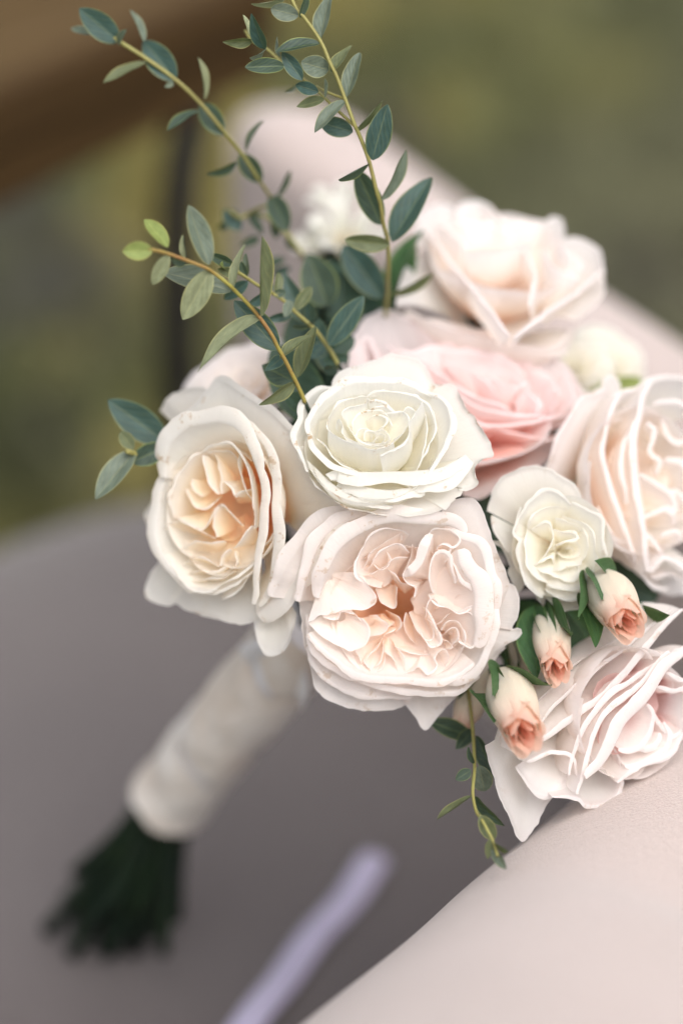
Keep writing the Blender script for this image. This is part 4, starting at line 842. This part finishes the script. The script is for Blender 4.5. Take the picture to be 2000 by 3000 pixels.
# ------------------------------------------------------------------ rose buds
def bud(label, Bp, Tp, D0, D1, wpx, sep, openr=.62, tipw=.35):
    B, T = at(*Bp, D0), at(*Tp, D1); ax = T-B; L = np.linalg.norm(ax); n = ax/L
    s = Rose.__new__(Rose); s.n = n; s.C = B; s.R = wpx/2/K*D0; s.mat = PM['bud']; s.seed = Bp[0]*.01; s.k = 0; s.wc = (0, 0); s.green = .25; s.h0 = 10; s.dh = .001; s.rw = .0
    s.M = frame_matrix(B, n); s.Mi = np.array(s.M.inverted()); s.root = thing('rose_bud', label, 'rose bud', s.M, 'peach buds of the spray rose'); bpy.context.view_layer.update()
    add_stem(s.root, B-n*.006, -n*.6+AX*.5, .0016, .02)
    R = s.R; Lm = L*1000
    prof = [(.42, 0), (.75, .12), (.98, .34), (1.0, .52), (.9, .72), (.72, .88), (openr, 1.0)]
    def wrap(a, sp, top, sc, wm, rimtilt, lip):
        nu, nv = 26, 18; pr = catmull(np.array(prof), nv); V, UV, CO = [], [], []
        for i in range(nv):
            v = i/(nv-1)
            for j in range(nu):
                u = -1+2*j/(nu-1); r = pr[i, 0]*R*sc; an = a+u*sp*(.55+.45*min(1, v*2.2))
                z = pr[i, 1]*L*top*(1-.26*abs(u)**1.7*v**2)+.0022*nz(u*2.2+a*5, v*2, sc*9)*v*v
                r *= 1+(.05+.14*v*v)*nz(u*1.9+a*3, v*2, 5+sc*4); r += lip*max(0, v-.86)/.14*.001
                V.append((r*math.cos(an), r*math.sin(an), z)); UV.append((j/(nu-1), v))
                CO.append((min(1, wm*.85*sstep(.62, 1.0, v)+.02), sstep(.9, 1, v)*.8, .4*(1-sstep(0, .35, v)), 1))
        mesh_obj('petal', V, grid_faces(nv, nu), s.mat, s.root, UV, CO)
    for k in range(3): wrap(k*2.1+.3, 1.35, .93+.03*k, 1.0-.015*k, .30, 0, .9)
    for k in range(3): wrap(k*2.1+1.3, 1.3, 1.0, .86, .62, 0, .6)
    for k in range(3): wrap(k*2.1+.5, 1.3, 1.02, .68, .72, 0, .5)
    for k in range(3): wrap(k*2.1+1.1, 1.3, 1.0, .48, .9, 0, .3)
    wrap(.4, 3.0, .97, .28, 1.0, 0, 0)
    V = [(R*.42*a_*math.cos(k*.5236), R*.42*a_*math.sin(k*.5236), z*R) for a_, z in ((.05, -.75), (.7, -.65), (1.05, -.3), (1.05, .0), (.9, .15)) for k in range(12)]
    mesh_obj('calyx', V, grid_faces(5, 12, True), M_STEM, s.root)
    for k in range(3):                                                 # narrow sepals that hug the bud
        a = k*1.2566+.4; q0 = np.array([.35*R*math.cos(a), .35*R*math.sin(a), -.1*R]); ln = random.uniform(.55, .85); q1 = np.array([1.04*R*math.cos(a+.1), 1.04*R*math.sin(a+.1), ln*L])
        Rm = np.array(s.M)[:3, :3]; leaf(s.root, B+Rm @ q0, B+Rm @ q1, wpx*.20, LM['r'], bend=-.22, name='sepal', kind=1)
    for (x0, y0, x1, y1, wd, dz) in sep:
        leaf(s.root, at(x0, y0, D0+dz), at(x1, y1, (D0+D1)/2+dz), wd, LM['r'], bend=.12, name='sepal', kind=1)
bud('peach bud with salmon tip at right, under the spray rose', (1752, 1700), (1846, 1836), .978, .934, 142, [(1700, 1740, 1755, 1880, 60, -.012), (1880, 1770, 1945, 1812, 26, .0), (1800, 1700, 1760, 1640, 30, .0)], .70)
bud('slim cream bud with coral tip hanging below the spray rose', (1603, 1790), (1632, 1975), .988, .938, 110, [(1568, 1775, 1560, 1975, 95, -.009), (1560, 1800, 1600, 1955, 45, -.012), (1655, 1790, 1692, 1972, 34, -.004), (1640, 1960, 1692, 2003, 14, .0)], .72)
bud('open peach bud beside the blush rose and above the hanging sprig', (1470, 1985), (1542, 2165), .972, .916, 146, [(1390, 2030, 1455, 2095, 44, -.012), (1470, 2000, 1440, 2090, 20, -.01)], .74)
bud('faded dusty peach bud half hidden behind the blush rose', (1420, 1960), (1345, 2140), .995, .985, 95, [(1400, 1990, 1370, 2100, 30, 0)], .5)
bud('brown-edged closed bud between the coral bud and the lower rose', (1500, 1850), (1580, 2030), .995, .985, 90, [(1530, 1880, 1590, 2000, 40, -.006)], .45)

# ------------------------------------------------------------------ small white blossoms at the back
def blossom(label, px, py, D, n, Rpx, seed):
    s = Rose('white_blossom', label, px, py, D, n, Rpx, (0, 0, 1), 'green', h0=-2, dh=9, rw=.6, green=.3, cat='blossom', group='small white blossoms at the back', stem_len=.02)
    for k in range(6):
        a = k*1.047+seed; pts = [(s.R*r_*math.cos(a+q), s.R*r_*math.sin(a+q), z) for r_, q, z in ((.45, -.5, -.001), (.85, -.3, .001), (1.0, 0, .002), (.85, .3, .001), (.45, .5, -.001))]
        s.petal(pts, 0, s.R*900, 1.2, 110, local=True, kind='guard', ruf=.5)
    s.hip(-s.R*800, .3)
blossom('highest small white blossom above the dark eucalyptus leaves', 985, 575, 1.12, (-.2, .8, .5), 95, .2)
blossom('middle small white blossom beside the tall eucalyptus stem', 1025, 670, 1.10, (.1, .6, .7), 125, .9)
blossom('lowest small greenish white blossom by the dark leaves', 915, 700, 1.10, (-.5, .6, .6), 70, .5)

# ------------------------------------------------------------------ broad dark leaves that fill the gaps
def filler(label, B, T, D, wpx, c='r'):
    P = at(*B, D); root = thing('rose_leaf', label, 'leaf', Matrix.Translation(P), 'broad leaves inside the bouquet'); bpy.context.view_layer.update()
    leaf(root, P, at(*T, D-.004), wpx, LM[c], bend=.12, name='blade', kind=0)
    add_stem(root, P, (P-at(*T, D))/np.linalg.norm(P-at(*T, D))*.3+AX*.6, .0012, .02)
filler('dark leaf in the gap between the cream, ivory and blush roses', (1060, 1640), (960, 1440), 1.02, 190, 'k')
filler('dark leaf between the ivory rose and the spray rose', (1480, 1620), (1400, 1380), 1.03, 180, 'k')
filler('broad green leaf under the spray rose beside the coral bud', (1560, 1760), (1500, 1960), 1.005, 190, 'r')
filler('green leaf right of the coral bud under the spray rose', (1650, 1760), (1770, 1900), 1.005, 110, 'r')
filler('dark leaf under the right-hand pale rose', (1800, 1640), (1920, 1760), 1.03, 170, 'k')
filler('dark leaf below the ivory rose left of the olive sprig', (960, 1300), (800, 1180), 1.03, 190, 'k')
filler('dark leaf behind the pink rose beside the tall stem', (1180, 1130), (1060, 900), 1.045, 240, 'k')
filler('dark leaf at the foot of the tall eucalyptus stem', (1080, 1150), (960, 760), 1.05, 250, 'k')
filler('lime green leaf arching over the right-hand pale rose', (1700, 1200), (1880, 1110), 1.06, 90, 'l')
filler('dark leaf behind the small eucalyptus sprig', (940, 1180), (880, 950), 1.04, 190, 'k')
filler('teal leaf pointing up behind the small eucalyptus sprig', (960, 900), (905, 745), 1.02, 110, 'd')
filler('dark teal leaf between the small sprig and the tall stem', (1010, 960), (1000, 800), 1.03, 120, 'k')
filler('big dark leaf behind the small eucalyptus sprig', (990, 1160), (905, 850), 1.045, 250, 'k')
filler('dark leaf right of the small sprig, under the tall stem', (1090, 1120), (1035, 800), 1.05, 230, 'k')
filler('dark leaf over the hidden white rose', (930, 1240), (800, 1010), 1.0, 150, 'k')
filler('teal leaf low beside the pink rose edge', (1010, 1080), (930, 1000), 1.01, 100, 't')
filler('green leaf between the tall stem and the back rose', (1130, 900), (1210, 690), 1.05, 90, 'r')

# ------------------------------------------------------------------ ribbon-wrapped handle
def handle():
    root = thing('ribbon_wrap', 'champagne and ivory satin ribbon wrapped round the bouquet stems', 'ribbon wrap', Matrix.Translation(MID)); bpy.context.view_layer.update()
    Ln = np.linalg.norm(BOT-TOP); nb = 7
    C = catmull([TOP-AX*.01, MID, BOT], 60)
    for b in range(nb):
        t0 = b/nb-.02; t1 = (b+1.35)/nb; V = []; nr, ns = 12, 40; tilt = .5+.2*math.sin(b*2.1); ph = b*1.3
        for i in range(nr):
            v = i/(nr-1)
            for k in range(ns):
                a = 2*math.pi*k/ns; t = t0+(t1-t0)*v+tilt*.16*math.cos(a-ph); t = min(max(t, 0), 1.02)
                c = C[min(59, int(t*59))]+AX*((t*59-int(t*59)))*Ln/59
                r = .0186-.0012*abs(t-.55)+.0009*math.sin(math.pi*v)+.0003*(b % 3)+.0004*math.sin(5*a+b*2+v*3)+.0005*nz(a*2, v*4, b)
                if t > .9: r *= 1+.10*(t-.9)/.1
                V.append(c+r*(math.cos(a)*SIDE+math.sin(a)*SID2)-MID)
        mesh_obj('ribbon_band', V, grid_faces(nr, ns, True), M_WRAP, root)
    Vc, Fc = tube_data([p-MID for p in C[::6]]+[BOT-AX*.004-MID], [.0175, .0175, .0175], 24, 30); mesh_obj('ribbon_band', Vc, Fc, M_IVORY, root)
    for q, sgn in enumerate((1, -1)):                                  # two short folded tails at the top of the wrap
        P0 = TOP+AX*.012-FW*.021; P = [P0, P0+SIDE*sgn*.010+AX*.012-FW*.004, P0+SIDE*sgn*.016+AX*.03-FW*.001]
        Cc = catmull(P, 14); V = []
        for i in range(14):
            for s_ in np.linspace(-1, 1, 7): V.append(Cc[i]+(SIDE*.5+AX*.5)*s_*.008-FW*.002*(1-s_*s_)-MID)
        mesh_obj('ribbon_tail', V, grid_faces(14, 7), M_IVORY, root)
handle()
